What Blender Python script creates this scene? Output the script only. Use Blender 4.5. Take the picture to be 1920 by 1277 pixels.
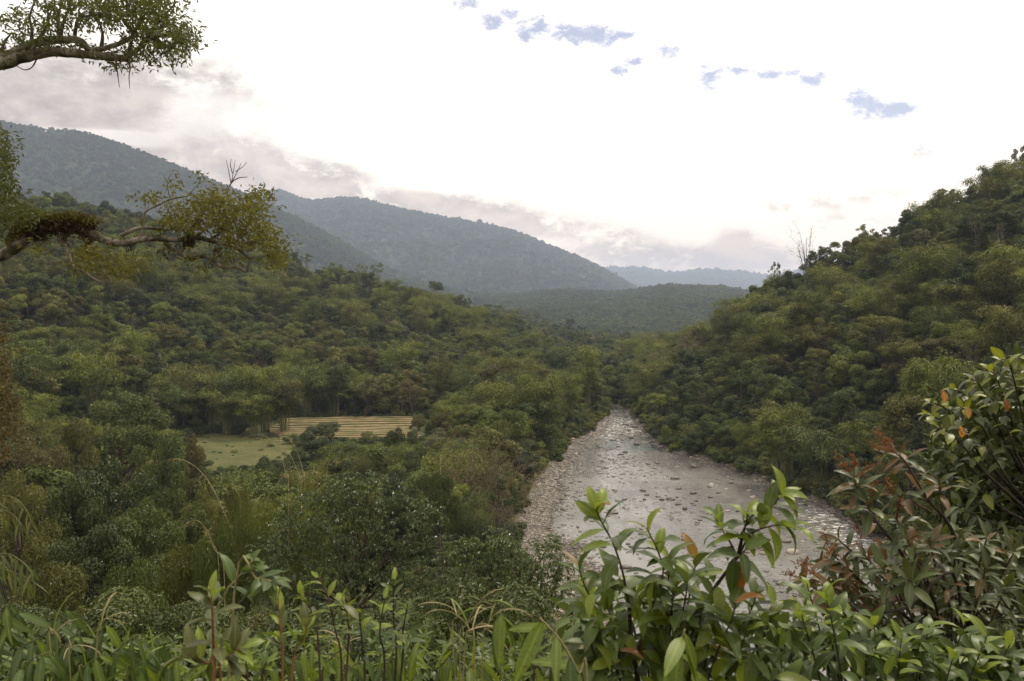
import bpy, math, random
import numpy as np
from mathutils import Vector, Matrix, Quaternion

# ------------------------------------------------------------------ clear, camera, sky, sun, exposure
for o in list(bpy.data.objects):
    bpy.data.objects.remove(o)
scene = bpy.context.scene
COL = scene.collection
rad = math.radians
EYE = 35.0            # metres of the viewpoint above the river
FPX = 1458.0          # focal length in pixels of a 1920 wide picture
HOR = 600.0           # row of the horizon

cam_data = bpy.data.cameras.new("camera")
cam = bpy.data.objects.new("camera", cam_data)
COL.objects.link(cam)
cam.location = (0, 0, EYE)
cam.rotation_euler = (rad(90), 0, 0)
cam_data.sensor_width = 23.7
cam_data.lens = 23.7 * FPX / 1920.0
cam_data.shift_y = -(638.5 - HOR) / 1920.0
cam_data.dof.use_dof = True
cam_data.dof.focus_distance = 40.0
cam_data.dof.aperture_fstop = 5.0
cam_data.clip_start = 0.05
cam_data.clip_end = 60000
scene.camera = cam

SUN_EL, SUN_AZ = 52.0, 40.0      # behind the cloud ahead and to the right
world = bpy.data.worlds.new("World")
scene.world = world
world.use_nodes = True


class NT:
    """small helper to write node trees"""
    def __init__(self, tree):
        self.t = tree
        tree.nodes.clear()

    def n(self, kind, **kw):
        nd = self.t.nodes.new(kind)
        for k, v in kw.items():
            setattr(nd, k, v)
        return nd

    def link(self, a, b):
        self.t.links.new(a, b)

    def put(self, sock, v):
        if hasattr(v, 'is_output') or isinstance(v, bpy.types.NodeSocket):
            self.link(v, sock)
        else:
            sock.default_value = v

    def m(self, op, a, b=None, c=None, clamp=False):
        nd = self.n('ShaderNodeMath', operation=op)
        nd.use_clamp = clamp
        self.put(nd.inputs[0], a)
        if b is not None:
            self.put(nd.inputs[1], b)
        if c is not None:
            self.put(nd.inputs[2], c)
        return nd.outputs[0]

    def mix(self, f, a, b, blend='MIX'):
        nd = self.n('ShaderNodeMix', data_type='RGBA', blend_type=blend)
        nd.clamp_factor = True
        self.put(nd.inputs[0], f)
        self.put(nd.inputs[6], a if not isinstance(a, tuple) else (*a, 1)[:4])
        self.put(nd.inputs[7], b if not isinstance(b, tuple) else (*b, 1)[:4])
        return nd.outputs[2]

    def ss(self, v, lo, hi, a=0.0, b=1.0):
        nd = self.n('ShaderNodeMapRange', interpolation_type='SMOOTHSTEP')
        self.put(nd.inputs[0], v)
        self.put(nd.inputs[1], lo)
        self.put(nd.inputs[2], hi)
        self.put(nd.inputs[3], a)
        self.put(nd.inputs[4], b)
        return nd.outputs[0]

    def noise(self, vec, scale, detail=4.0, rough=0.55, dist=0.0):
        nd = self.n('ShaderNodeTexNoise')
        if vec is not None:
            self.link(vec, nd.inputs['Vector'])
        nd.inputs['Scale'].default_value = scale
        nd.inputs['Detail'].default_value = detail
        nd.inputs['Roughness'].default_value = rough
        nd.inputs['Distortion'].default_value = dist
        return nd.outputs[0]


def build_world():
    w = NT(world.node_tree)
    out = w.n('ShaderNodeOutputWorld')
    bg = w.n('ShaderNodeBackground')
    bg.inputs[1].default_value = 0.1
    w.link(bg.outputs[0], out.inputs[0])
    sky = w.n('ShaderNodeTexSky')
    sky.sky_type = 'NISHITA'
    sky.sun_disc = False
    sky.sun_elevation = rad(SUN_EL)
    sky.sun_rotation = rad(SUN_AZ)
    tc = w.n('ShaderNodeTexCoord')
    d = tc.outputs['Generated']
    sep = w.n('ShaderNodeSeparateXYZ')
    w.link(d, sep.inputs[0])
    X, Y, Z = sep.outputs
    az = w.m('ARCTAN2', X, Y)
    el = w.m('ARCSINE', Z)
    # cloud coordinates: direction with a squash so that clouds lie flat
    cv = w.n('ShaderNodeCombineXYZ')
    w.put(cv.inputs[0], az)
    w.put(cv.inputs[1], w.m('MULTIPLY', el, 1.7))
    cvec = cv.outputs[0]
    big = w.noise(cvec, 3.0, 6.0, 0.58, 0.3)
    mid = w.noise(cvec, 9.0, 8.0, 0.62, 0.2)
    fine = w.noise(cvec, 30.0, 8.0, 0.68, 0.4)

    off = w.n('ShaderNodeVectorMath', operation='ADD')
    w.link(cvec, off.inputs[0])
    off.inputs[1].default_value = (0.016, 0.030, 0.0)
    mid2 = w.noise(off.outputs[0], 9.0, 8.0, 0.62, 0.2)
    relief = w.m('ADD', 0.5, w.m('MULTIPLY', w.m('SUBTRACT', mid, mid2), 4.2), clamp=True)

    def blob(px, py, sx, sy):
        a0 = math.atan2(px - 960, FPX)
        e0 = math.atan2(HOR - py, math.hypot(FPX, px - 960))
        da = w.m('MULTIPLY', w.m('SUBTRACT', az, a0), FPX / sx)
        de = w.m('MULTIPLY', w.m('SUBTRACT', el, e0), FPX / sy)
        r2 = w.m('ADD', w.m('MULTIPLY', da, da), w.m('MULTIPLY', de, de))
        return w.m('POWER', 2.718, w.m('MULTIPLY', r2, -1.0))

    def blobs(lst):
        s = None
        for b in lst:
            v = blob(*b)
            s = v if s is None else w.m('ADD', s, v)
        return s

    # luminous cloud sheet, its grey underside to the left and behind
    K = 10.0
    white = (1.40 * K, 1.31 * K, 1.17 * K)
    grey = (0.34 * K, 0.293 * K, 0.265 * K)
    cream = (0.66 * K, 0.55 * K, 0.48 * K)
    left = w.ss(az, rad(-7), rad(-26))
    lowl = w.ss(el, rad(30), rad(2))
    g_left = w.m('MULTIPLY', left, lowl)
    shade = w.m('ADD', w.m('MULTIPLY', g_left, 0.70), w.m('MULTIPLY', w.m('SUBTRACT', big, 0.55), 0.7))
    shade = w.m('ADD', shade, w.m('MULTIPLY', w.m('SUBTRACT', mid, 0.5), w.m('MULTIPLY', g_left, 0.9)))
    # round to the back the sheet is duller
    back = w.ss(Y, 0.25, -0.6)
    shade = w.m('ADD', shade, w.m('MULTIPLY', back, 0.30))
    c = w.mix(w.ss(w.m('ADD', shade, w.m('MULTIPLY', w.m('SUBTRACT', 0.5, relief), w.m('MULTIPLY', g_left, 0.7))), 0.05, 0.75), white, cream)
    darkc = blobs([(60, 185, 360, 80), (-300, 200, 340, 90), (250, 240, 130, 34), (330, 150, 160, 50)])
    dk = w.m('MULTIPLY', darkc, w.ss(w.m('ADD', mid, w.m('MULTIPLY', fine, 0.3)), 0.36, 0.92))
    greyr = w.mix(relief, tuple(x * 0.88 for x in grey), (0.66 * K, 0.555 * K, 0.48 * K))
    c = w.mix(w.ss(dk, 0.0, 0.75, 0.0, 0.95), c, greyr)
    lit = blobs([(345, 215, 60, 55), (255, 262, 70, 20), (440, 225, 70, 60), (140, 250, 90, 10)])
    c = w.mix(w.ss(w.m('MULTIPLY', lit, w.m('ADD', fine, mid)), 0.45, 1.15, 0.0, 0.65), c, (1.12 * K, 1.05 * K, 0.96 * K))
    # grey-pink cloud lying on the ridge and heaps low over the valley
    lowc = blobs([(560, 345, 120, 34), (610, 335, 70, 30), (470, 310, 90, 45), (400, 290, 90, 36), (860, 388, 100, 20), (1010, 428, 70, 22),
                  (1140, 450, 70, 34), (1180, 480, 100, 26), (1290, 492, 160, 24),
                  (1385, 455, 34, 34), (1420, 480, 70, 32), (930, 410, 120, 26), (760, 380, 110, 22)])
    lw = w.m('MULTIPLY', lowc, w.ss(w.m('ADD', w.m('MULTIPLY', mid, 0.75), w.m('MULTIPLY', fine, 0.55)), 0.38, 0.86))
    hz = w.mix(w.ss(el, rad(1.5), rad(10)), (0.50 * K, 0.44 * K, 0.41 * K), (0.46 * K, 0.40 * K, 0.37 * K))
    hz = w.mix(relief, hz, (0.80 * K, 0.69 * K, 0.61 * K))
    c = w.mix(w.ss(lw, 0.03, 0.7, 0.0, 0.9), c, hz)
    wisp = w.m('MULTIPLY', blobs([(1590, 370, 110, 14), (1640, 408, 120, 12), (1722, 277, 22, 14), (1690, 292, 60, 7), (1480, 390, 90, 10)]), w.ss(fine, 0.35, 0.7))
    c = w.mix(w.ss(wisp, 0.1, 0.8, 0.0, 0.6), c, (0.66 * K, 0.58 * K, 0.53 * K))
    # the sheet glows towards the horizon, then warm light low down
    gl = w.m('ADD', w.ss(el, rad(18), rad(75), 1.0, 1.45), w.m('MULTIPLY', w.ss(el, rad(14), rad(3), 0.0, 0.12), w.m('SUBTRACT', 1.0, left)))
    gv = w.n('ShaderNodeCombineXYZ')
    for k in range(3):
        w.put(gv.inputs[k], gl)
    c = w.mix(1.0, c, gv.outputs[0], 'MULTIPLY')
    c = w.mix(w.ss(el, rad(15), rad(2), 0.0, 0.9), c, (0.93, 0.79, 0.63), 'MULTIPLY')
    # torn gaps with the blue showing
    gap = blobs([(880, 6, 28, 12), (925, 38, 22, 20), (955, 22, 24, 14), (1005, 45, 32, 20), (985, 70, 18, 14), (1070, 62, 46, 20), (1125, 68, 40, 20), (1180, 66, 26, 7),
                 (1155, 132, 26, 14), (1200, 114, 26, 10), (1255, 96, 26, 16), (1330, 145, 34, 28), (1392, 132, 26, 9), (1460, 138, 46, 9), (1520, 150, 30, 12),
                 (1612, 185, 24, 22), (1650, 205, 40, 20), (1690, 210, 22, 12), (1725, 275, 12, 12)])
    hole = w.m('ADD', gap, w.m('ADD', w.m('MULTIPLY', w.m('SUBTRACT', fine, 0.5), 2.6), w.m('MULTIPLY', w.m('SUBTRACT', w.noise(cvec, 70.0, 6.0, 0.7, 0.6), 0.5), 2.2)))
    hole = w.m('MULTIPLY', w.ss(hole, 0.05, 1.25), w.ss(gap, 0.04, 0.35))
    scat = w.m('MULTIPLY', w.ss(w.m('ADD', big, w.m('MULTIPLY', fine, 0.2)), 0.78, 0.86), w.ss(el, rad(30), rad(45)))
    hole = w.m('MAXIMUM', hole, scat)
    blue = w.mix(0.55, w.mix(1.0, sky.outputs[0], (1.0, 1.0, 1.0), 'MULTIPLY'), (0.44 * K, 0.43 * K, 0.56 * K))
    c = w.mix(w.m('MULTIPLY', hole, 0.95), c, blue)
    # below the horizon: what the dark forested land would send up
    c = w.mix(w.ss(el, rad(-0.5), rad(-4)), c, (0.5, 0.5, 0.4))
    w.link(c, bg.inputs[0])


build_world()
world.cycles.sampling_method = 'MANUAL'
world.cycles.sample_map_resolution = 512

sun_data = bpy.data.lights.new("sun", 'SUN')
sun_data.energy = 2.6
sun_data.angle = rad(9)
sun_data.color = (1.0, 0.90, 0.72)
sun = bpy.data.objects.new("sun", sun_data)
COL.objects.link(sun)
_sd = Vector((math.sin(rad(SUN_AZ)) * math.cos(rad(SUN_EL)), math.cos(rad(SUN_AZ)) * math.cos(rad(SUN_EL)), math.sin(rad(SUN_EL))))
sun.rotation_euler = _sd.to_track_quat('Z', 'Y').to_euler()

vs = scene.view_settings
vs.view_transform = 'Standard'
vs.look = 'None'
vs.exposure = 0.32
vs.gamma = 1.0
vs.use_curve_mapping = False
cy = scene.cycles
cy.max_bounces = 6
cy.diffuse_bounces = 3
cy.glossy_bounces = 2
cy.transmission_bounces = 3
cy.volume_bounces = 0
cy.transparent_max_bounces = 4
cy.use_denoising = True
cy.denoiser = 'OPENIMAGEDENOISE'
cy.denoising_input_passes = 'RGB_ALBEDO_NORMAL'
cy.denoising_prefilter = 'NONE'
cy.sample_clamp_indirect = 6.0


# ------------------------------------------------------------------ common helpers
def at(px, py, Y):
    """the point of the place seen at picture column px, row py and standing Y metres ahead"""
    return Vector(((px - 960.0) / FPX * Y, Y, EYE + (HOR - py) / FPX * Y))


def tag(o, label=None, cat=None, group=None, kind=None):
    if label: o['label'] = label
    if cat: o['category'] = cat
    if group: o['group'] = group
    if kind: o['kind'] = kind
    return o


def link(o, parent=None):
    COL.objects.link(o)
    if parent is not None:
        o.parent = parent
    return o


def thing(name, label, cat, loc=(0, 0, 0), group=None):
    o = bpy.data.objects.new(name, None)
    o.empty_display_size = 0.2
    o.location = loc
    COL.objects.link(o)
    return tag(o, label, cat, group)


def mesh_np(name, V, T, mats=(), mat_idx=None, tint=None, smooth=False, N=3):
    """mesh from numpy arrays; T is (n,N)"""
    V = np.asarray(V, dtype=np.float32).reshape(-1, 3)
    T = np.asarray(T, dtype=np.int32).reshape(-1, N)
    me = bpy.data.meshes.new(name)
    me.vertices.add(len(V))
    me.vertices.foreach_set('co', V.ravel())
    me.loops.add(T.size)
    me.loops.foreach_set('vertex_index', T.ravel())
    me.polygons.add(len(T))
    me.polygons.foreach_set('loop_start', np.arange(0, T.size, N, dtype=np.int32))
    for m in mats:
        me.materials.append(m)
    if mat_idx is not None:
        me.polygons.foreach_set('material_index', np.asarray(mat_idx, dtype=np.int32))
    me.polygons.foreach_set('use_smooth', np.full(len(T), smooth, dtype=bool))
    if tint is not None:
        a = me.attributes.new('tint', 'FLOAT', 'POINT')
        a.data.foreach_set('value', np.asarray(tint, dtype=np.float32))
    me.update(calc_edges=True)
    return me


class Geo:
    """collects triangles"""
    def __init__(self):
        self.V, self.T, self.I, self.M, self.n = [], [], [], [], 0

    def add(self, V, T, tint=0.5, mi=0):
        V = np.asarray(V, dtype=np.float32).reshape(-1, 3)
        T = np.asarray(T, dtype=np.int32).reshape(-1, 3)
        self.V.append(V)
        self.T.append(T + self.n)
        self.I.append(np.broadcast_to(np.asarray(tint, dtype=np.float32), (len(V),)))
        self.M.append(np.full(len(T), mi))
        self.n += len(V)

    def merge(self, g, mi=0):
        for V, T, I, n0 in zip(g.V, g.T, g.I, np.cumsum([0] + [len(v) for v in g.V[:-1]])):
            self.add(V, T - n0, I, mi)

    def mesh(self, name, mats, smooth=False):
        return mesh_np(name, np.concatenate(self.V), np.concatenate(self.T), mats, np.concatenate(self.M), np.concatenate(self.I), smooth)


def catmull(P, per=6):
    P = [np.asarray(p, float) for p in P]
    if len(P) < 3:
        return [P[0] + (P[-1] - P[0]) * i / per for i in range(per + 1)]
    Q = [2 * P[0] - P[1]] + P + [2 * P[-1] - P[-2]]
    out = []
    for i in range(1, len(Q) - 2):
        a, b, c, d = Q[i - 1:i + 3]
        for k in range(per):
            t = k / per
            out.append(0.5 * ((2 * b) + (c - a) * t + (2 * a - 5 * b + 4 * c - d) * t * t + (3 * b - a - 3 * c + d) * t ** 3))
    out.append(P[-1])
    return out


def tube(g, pts, r0, r1, sides=6, tint=0.5, mi=0, rough=0.0, rng=None, power=1.0):
    pts = [np.asarray(p, float) for p in pts]
    n = len(pts)
    V = []
    ref = np.array([0.3, 0.2, 1.0])
    for i, p in enumerate(pts):
        d = pts[min(i + 1, n - 1)] - pts[max(i - 1, 0)]
        d = d / (np.linalg.norm(d) + 1e-9)
        a = np.cross(d, ref)
        if np.linalg.norm(a) < 1e-3:
            a = np.cross(d, np.array([1.0, 0, 0]))
        a /= np.linalg.norm(a)
        b = np.cross(d, a)
        t = (i / max(n - 1, 1)) ** power
        r = r0 + (r1 - r0) * t
        for k in range(sides):
            w = 2 * math.pi * k / sides
            rr = r * (1 + (rng.uniform(-rough, rough) if rng is not None else 0))
            V.append(p + (a * math.cos(w) + b * math.sin(w)) * rr)
    T = []
    for i in range(n - 1):
        for k in range(sides):
            k2 = (k + 1) % sides
            q = (i * sides + k, i * sides + k2, (i + 1) * sides + k2, (i + 1) * sides + k)
            T += [(q[0], q[1], q[2]), (q[0], q[2], q[3])]
    for k in range(1, sides - 1):
        T.append((0, k + 1, k))
        e = (n - 1) * sides
        T.append((e, e + k, e + k + 1))
    g.add(V, T, tint, mi)


def norm(v):
    return v / (np.linalg.norm(v, axis=-1, keepdims=True) + 1e-9)


def leaves(g, P, N, D, L, W, tint, fold=0.12, mi=0, bend=0.0):
    """P base points, N face normals, D leaf axes; each leaf two triangles folded along the midrib (four when bent)"""
    P, N, D = (np.asarray(a, float) for a in (P, N, D))
    D = norm(D)
    S = norm(np.cross(D, N))
    N = np.cross(S, D)
    L = np.broadcast_to(np.asarray(L, float), (len(P),))[:, None]
    W = np.broadcast_to(np.asarray(W, float), (len(P),))[:, None]
    mid = P + D * L * 0.45
    if bend:
        tip = P + D * L * 0.92 - N * L * bend
    else:
        tip = P + D * L
    a = mid + S * W * 0.5 + N * L * fold
    b = mid - S * W * 0.5 + N * L * fold
    V = np.stack([P, a, tip, b], 1).reshape(-1, 3)
    i = np.arange(len(P))[:, None] * 4
    T = np.concatenate([i + np.array([[0, 1, 2]]), i + np.array([[0, 2, 3]])], 0)
    g.add(V, T, np.repeat(np.broadcast_to(np.asarray(tint, float), (len(P),)), 4), mi)


# value noise for the land
_perm = np.random.RandomState(7).rand(256, 256)


def vnoise(x, y):
    x = np.asarray(x, float)
    y = np.asarray(y, float)
    xi, yi = np.floor(x).astype(int), np.floor(y).astype(int)
    fx, fy = x - xi, y - yi
    fx = fx * fx * (3 - 2 * fx)
    fy = fy * fy * (3 - 2 * fy)
    g = lambda a, b: _perm[a & 255, b & 255]
    return (g(xi, yi) * (1 - fx) + g(xi + 1, yi) * fx) * (1 - fy) + (g(xi, yi + 1) * (1 - fx) + g(xi + 1, yi + 1) * fx) * fy


def fbm(x, y, o=4):
    s, a, t = 0, 1.0, 0
    for k in range(o):
        s = s + a * vnoise(x * 2 ** k + 13.7 * k, y * 2 ** k + 5.1 * k)
        t += a
        a *= 0.5
    return s / t - 0.5


# ------------------------------------------------------------------ materials
def principled(name, build, rough=0.8, spec=0.3):
    m = bpy.data.materials.new(name)
    m.use_nodes = True
    w = NT(m.node_tree)
    out = w.n('ShaderNodeOutputMaterial')
    p = w.n('ShaderNodeBsdfPrincipled')
    p.inputs['Roughness'].default_value = rough
    p.inputs['Specular IOR Level'].default_value = spec
    w.link(p.outputs[0], out.inputs[0])
    build(w, p, out)
    return m


def leaf_mat(name, c1, c2, trans=0.3, rough=0.5, spec=0.35, var=0.55, under=None, veins=False, blotch=None):
    """c1..c2: span of leaf colours from thing to thing; var: spread of lightness from leaf to leaf"""
    def b(w, p, out):
        oi = w.n('ShaderNodeObjectInfo')
        at_ = w.n('ShaderNodeAttribute')
        at_.attribute_name = 'tint'
        t = at_.outputs['Fac']
        f = w.m('ADD', w.m('MULTIPLY', oi.outputs['Random'], 0.65), w.m('MULTIPLY', t, 0.35))
        col = w.mix(f, c1, c2)
        r2 = w.m('FRACT', w.m('MULTIPLY', oi.outputs['Random'], 37.3))
        br = w.m('ADD', w.m('MULTIPLY', t, var), w.m('ADD', 0.88 - var * 0.62, w.m('MULTIPLY', r2, 0.46)))
        cb = w.n('ShaderNodeCombineXYZ')
        for k in range(3):
            w.put(cb.inputs[k], br)
        col = w.mix(1.0, col, cb.outputs[0], 'MULTIPLY')
        tc = w.n('ShaderNodeTexCoord')
        if veins:
            sx = w.n('ShaderNodeSeparateXYZ')
            w.link(tc.outputs['Object'], sx.inputs[0])
            ax = w.m('ABSOLUTE', sx.outputs[0])
            rib = w.ss(ax, 0.004, 0.0012)
            ph = w.m('ADD', w.m('MULTIPLY', sx.outputs[1], 520.0), w.m('MULTIPLY', ax, -360.0))
            side = w.m('MULTIPLY', w.ss(w.m('SINE', ph), 0.75, 1.0), 0.35)
            vein = w.m('MAXIMUM', w.m('MULTIPLY', rib, 0.8), side)
            col = w.mix(w.m('MULTIPLY', vein, 0.45), col, tuple(min(1, x * 1.9 + 0.02) for x in c2))
            sp = w.noise(tc.outputs['Object'], 130.0, 2.0, 0.5)
            col = w.mix(w.ss(w.m('ADD', sp, w.m('MULTIPLY', r2, 0.10)), 0.70, 0.74, 0.0, 0.8), col, (0.085, 0.055, 0.02))
            nz = w.noise(tc.outputs['Object'], 45.0, 3.0)
            col = w.mix(w.ss(nz, 0.45, 0.75, 0.0, 0.35), col, w.mix(1.0, col, (1.35, 1.15, 0.9), 'MULTIPLY'))
        if blotch:
            nb = w.noise(tc.outputs['Object'], 30.0, 3.0)
            col = w.mix(w.ss(w.m('ADD', nb, w.m('MULTIPLY', r2, 0.3)), 0.55, 0.75), col, blotch)
        if under:
            ge = w.n('ShaderNodeNewGeometry')
            col = w.mix(w.m('MULTIPLY', ge.outputs['Backfacing'], 0.7), col, under)
        w.link(col, p.inputs['Base Color'])
        tr = w.n('ShaderNodeBsdfTranslucent')
        w.link(w.mix(1.0, col, (1.25, 1.2, 0.6), 'MULTIPLY'), tr.inputs[0])
        mx = w.n('ShaderNodeMixShader')
        mx.inputs[0].default_value = trans
        w.link(p.outputs[0], mx.inputs[1])
        w.link(tr.outputs[0], mx.inputs[2])
        w.link(mx.outputs[0], out.inputs[0])
    return principled(name, b, rough, spec)


def bark_mat(name, c1, c2, scale=6.0, moss=None):
    def b(w, p, out):
        tc = w.n('ShaderNodeTexCoord')
        mp = w.n('ShaderNodeMapping')
        mp.inputs['Scale'].default_value = (1, 1, 0.35)
        w.link(tc.outputs['Object'], mp.inputs[0])
        n1 = w.noise(mp.outputs[0], scale, 6.0, 0.65)
        n2 = w.noise(tc.outputs['Object'], scale * 0.5, 4.0)
        col = w.mix(w.ss(n1, 0.35, 0.65), c1, c2)
        if moss:
            col = w.mix(w.ss(n2, 0.48, 0.6), col, moss)
        w.link(col, p.inputs['Base Color'])
        bp = w.n('ShaderNodeBump')
        bp.inputs['Strength'].default_value = 0.6
        bp.inputs['Distance'].default_value = 0.03
        w.link(n1, bp.inputs['Height'])
        w.link(bp.outputs[0], p.inputs['Normal'])
    return principled(name, b, 0.9, 0.2)


M = {}
# crown colours: dark green, green, olive, yellow green, brown olive
TONES = ['dark green', 'mid green', 'olive green', 'yellow green', 'brownish olive']
_tc = [((0.036, 0.052, 0.015), (0.053, 0.069, 0.018)),
       ((0.056, 0.077, 0.017), (0.081, 0.101, 0.022)),
       ((0.085, 0.091, 0.021), (0.113, 0.114, 0.026)),
       ((0.094, 0.118, 0.021), (0.129, 0.143, 0.026)),
       ((0.074, 0.074, 0.023), (0.099, 0.087, 0.030))]
for tn, (a, b_) in zip(TONES, _tc):
    M[tn] = leaf_mat('leaf ' + tn, a, b_, 0.20, 0.60, 0.18)
for tn, (a, b_) in zip(TONES, _tc):
    M['near ' + tn] = leaf_mat('near leaf ' + tn, a, b_, 0.20, 0.42, 0.32, 0.8)
M['glossy'] = leaf_mat('leaf glossy', (0.046, 0.070, 0.018), (0.066, 0.092, 0.022), 0.2, 0.36, 0.45, 0.6, under=(0.10, 0.11, 0.06))
M['gold'] = leaf_mat('leaf golden olive', (0.080, 0.086, 0.015), (0.140, 0.128, 0.020), 0.42, 0.45, 0.35, 0.7)
M['bark'] = bark_mat('bark brown', (0.045, 0.034, 0.024), (0.10, 0.08, 0.06))
M['pale bark'] = bark_mat('bark pale', (0.085, 0.068, 0.052), (0.24, 0.21, 0.175), 7.0, moss=(0.045, 0.04, 0.02))
M['culm'] = bark_mat('bamboo culm', (0.10, 0.11, 0.04), (0.20, 0.19, 0.08), 3.0)
M['dry twig'] = bark_mat('dry twig', (0.09, 0.062, 0.04), (0.17, 0.125, 0.08), 8.0)
M['pale reed'] = bark_mat('pale reed', (0.17, 0.15, 0.075), (0.29, 0.25, 0.145), 8.0)

# ------------------------------------------------------------------ the lie of the land
_COLS = np.array([
    # column, foot of the slope, distance of the ridge, row of the bare ridge
    (-9000, 60, 300, 200), (-3000, 80, 340, 230), (-1500, 110, 380, 262), (-600, 120, 400, 320), (-200, 130, 430, 372), (0, 140, 450, 400), (200, 170, 460, 420),
    (300, 200, 470, 450), (450, 225, 500, 500), (560, 240, 520, 520), (650, 245, 560, 534), (740, 250, 590, 556), (820, 255, 620, 572),
    (900, 258, 620, 606), (960, 260, 590, 632), (1000, 262, 550, 656), (1060, 266, 470, 690), (1100, 270, 420, 712), (1150, 276, 370, 730), (1195, 282, 345, 730), (1240, 222, 380, 706),
    (1300, 200, 385, 668), (1360, 188, 352, 640), (1400, 182, 345, 606), (1440, 172, 340, 575), (1480, 162, 335, 534),
    (1550, 148, 325, 495), (1700, 117, 320, 440), (1780, 100, 315, 414), (1920, 75, 310, 352), (2200, 60, 300, 300),
    (3000, 40, 280, 240), (5000, 20, 260, 200), (9000, 10, 240, 180)], float)
_C_R = np.array([c[2] for c in _COLS])
_C_Z = EYE + (HOR - _COLS[:, 3]) / FPX * _C_R
# far ranges: (foot, ridge distance, [(column, row)...])
_FAR = [
    (560.0, 900.0, [(-9000, 690), (640, 660), (740, 610), (820, 592), (900, 594), (960, 600), (1050, 626), (1150, 648), (1240, 662), (1300, 668), (9000, 690)]),
    (1200.0, 2600.0, [(-9000, 520), (-400, 520), (500, 505), (640, 506), (720, 520), (780, 530), (870, 552), (950, 556), (1060, 546), (1150, 552),
                     (1250, 538), (1350, 540), (1430, 556), (1600, 540), (2000, 470), (2600, 400), (9000, 380)]),
    (1700.0, 2900.0, [(-9000, 190), (-900, 170), (-400, 165), (-150, 195), (0, 229), (50, 238), (95, 246), (140, 246), (200, 263), (260, 284), (330, 312),
                      (400, 340), (470, 370), (560, 412), (640, 455), (720, 502), (790, 530), (900, 580), (1200, 640), (9000, 640)]),
    (2900.0, 5500.0, [(-9000, 420), (0, 410), (300, 390), (420, 372), (500, 360), (540, 364), (565, 375), (590, 379), (650, 372), (690, 377), (720, 387), (800, 404),
                      (860, 415), (900, 421), (960, 434), (1000, 450), (1050, 470), (1100, 492), (1140, 512), (1180, 534), (1230, 560), (1400, 620), (9000, 640)]),
    (7000.0, 10500.0, [(-9000, 480), (800, 500), (1080, 512), (1150, 506), (1205, 507), (1262, 518), (1330, 509), (1385, 515), (1450, 522), (1500, 512),
                      (1650, 500), (1900, 490), (2500, 470), (9000, 450)]),
]
# the river's stony bed: distance ahead, left and right edge of the bare stones, width of the left gravel bar
_RIV = np.array([
    (-300, 250, 330, 6), (-60, 112, 158, 6), (-20, 82, 122, 6), (20, 52, 95, 6), (50, 25, 76, 7), (70, 12.5, 67, 8), (78.5, 7, 64, 8), (90, 4.5, 62, 9), (98, 3.4, 60.5, 9),
    (113, 1.4, 58.8, 9.5), (128, 0.6, 59.5, 9), (146, 2.6, 60, 8), (170, 6, 56, 7), (182, 8.8, 53.7, 6.5), (204, 11.9, 43.5, 6), (222, 17, 42, 5), (241, 23.2, 43, 4), (266, 29.5, 44.5, 3),
    (279, 33.5, 45, 3), (300, 36, 47, 3), (340, 26, 38, 3), (400, 8, 20, 3), (480, -32, -18, 3), (600, -90, -75, 3), (900, -160, -140, 3)], float)


def river_edges(Y):
    return (np.interp(Y, _RIV[:, 0], _RIV[:, 1]), np.interp(Y, _RIV[:, 0], _RIV[:, 2]), np.interp(Y, _RIV[:, 0], _RIV[:, 3]))


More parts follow.
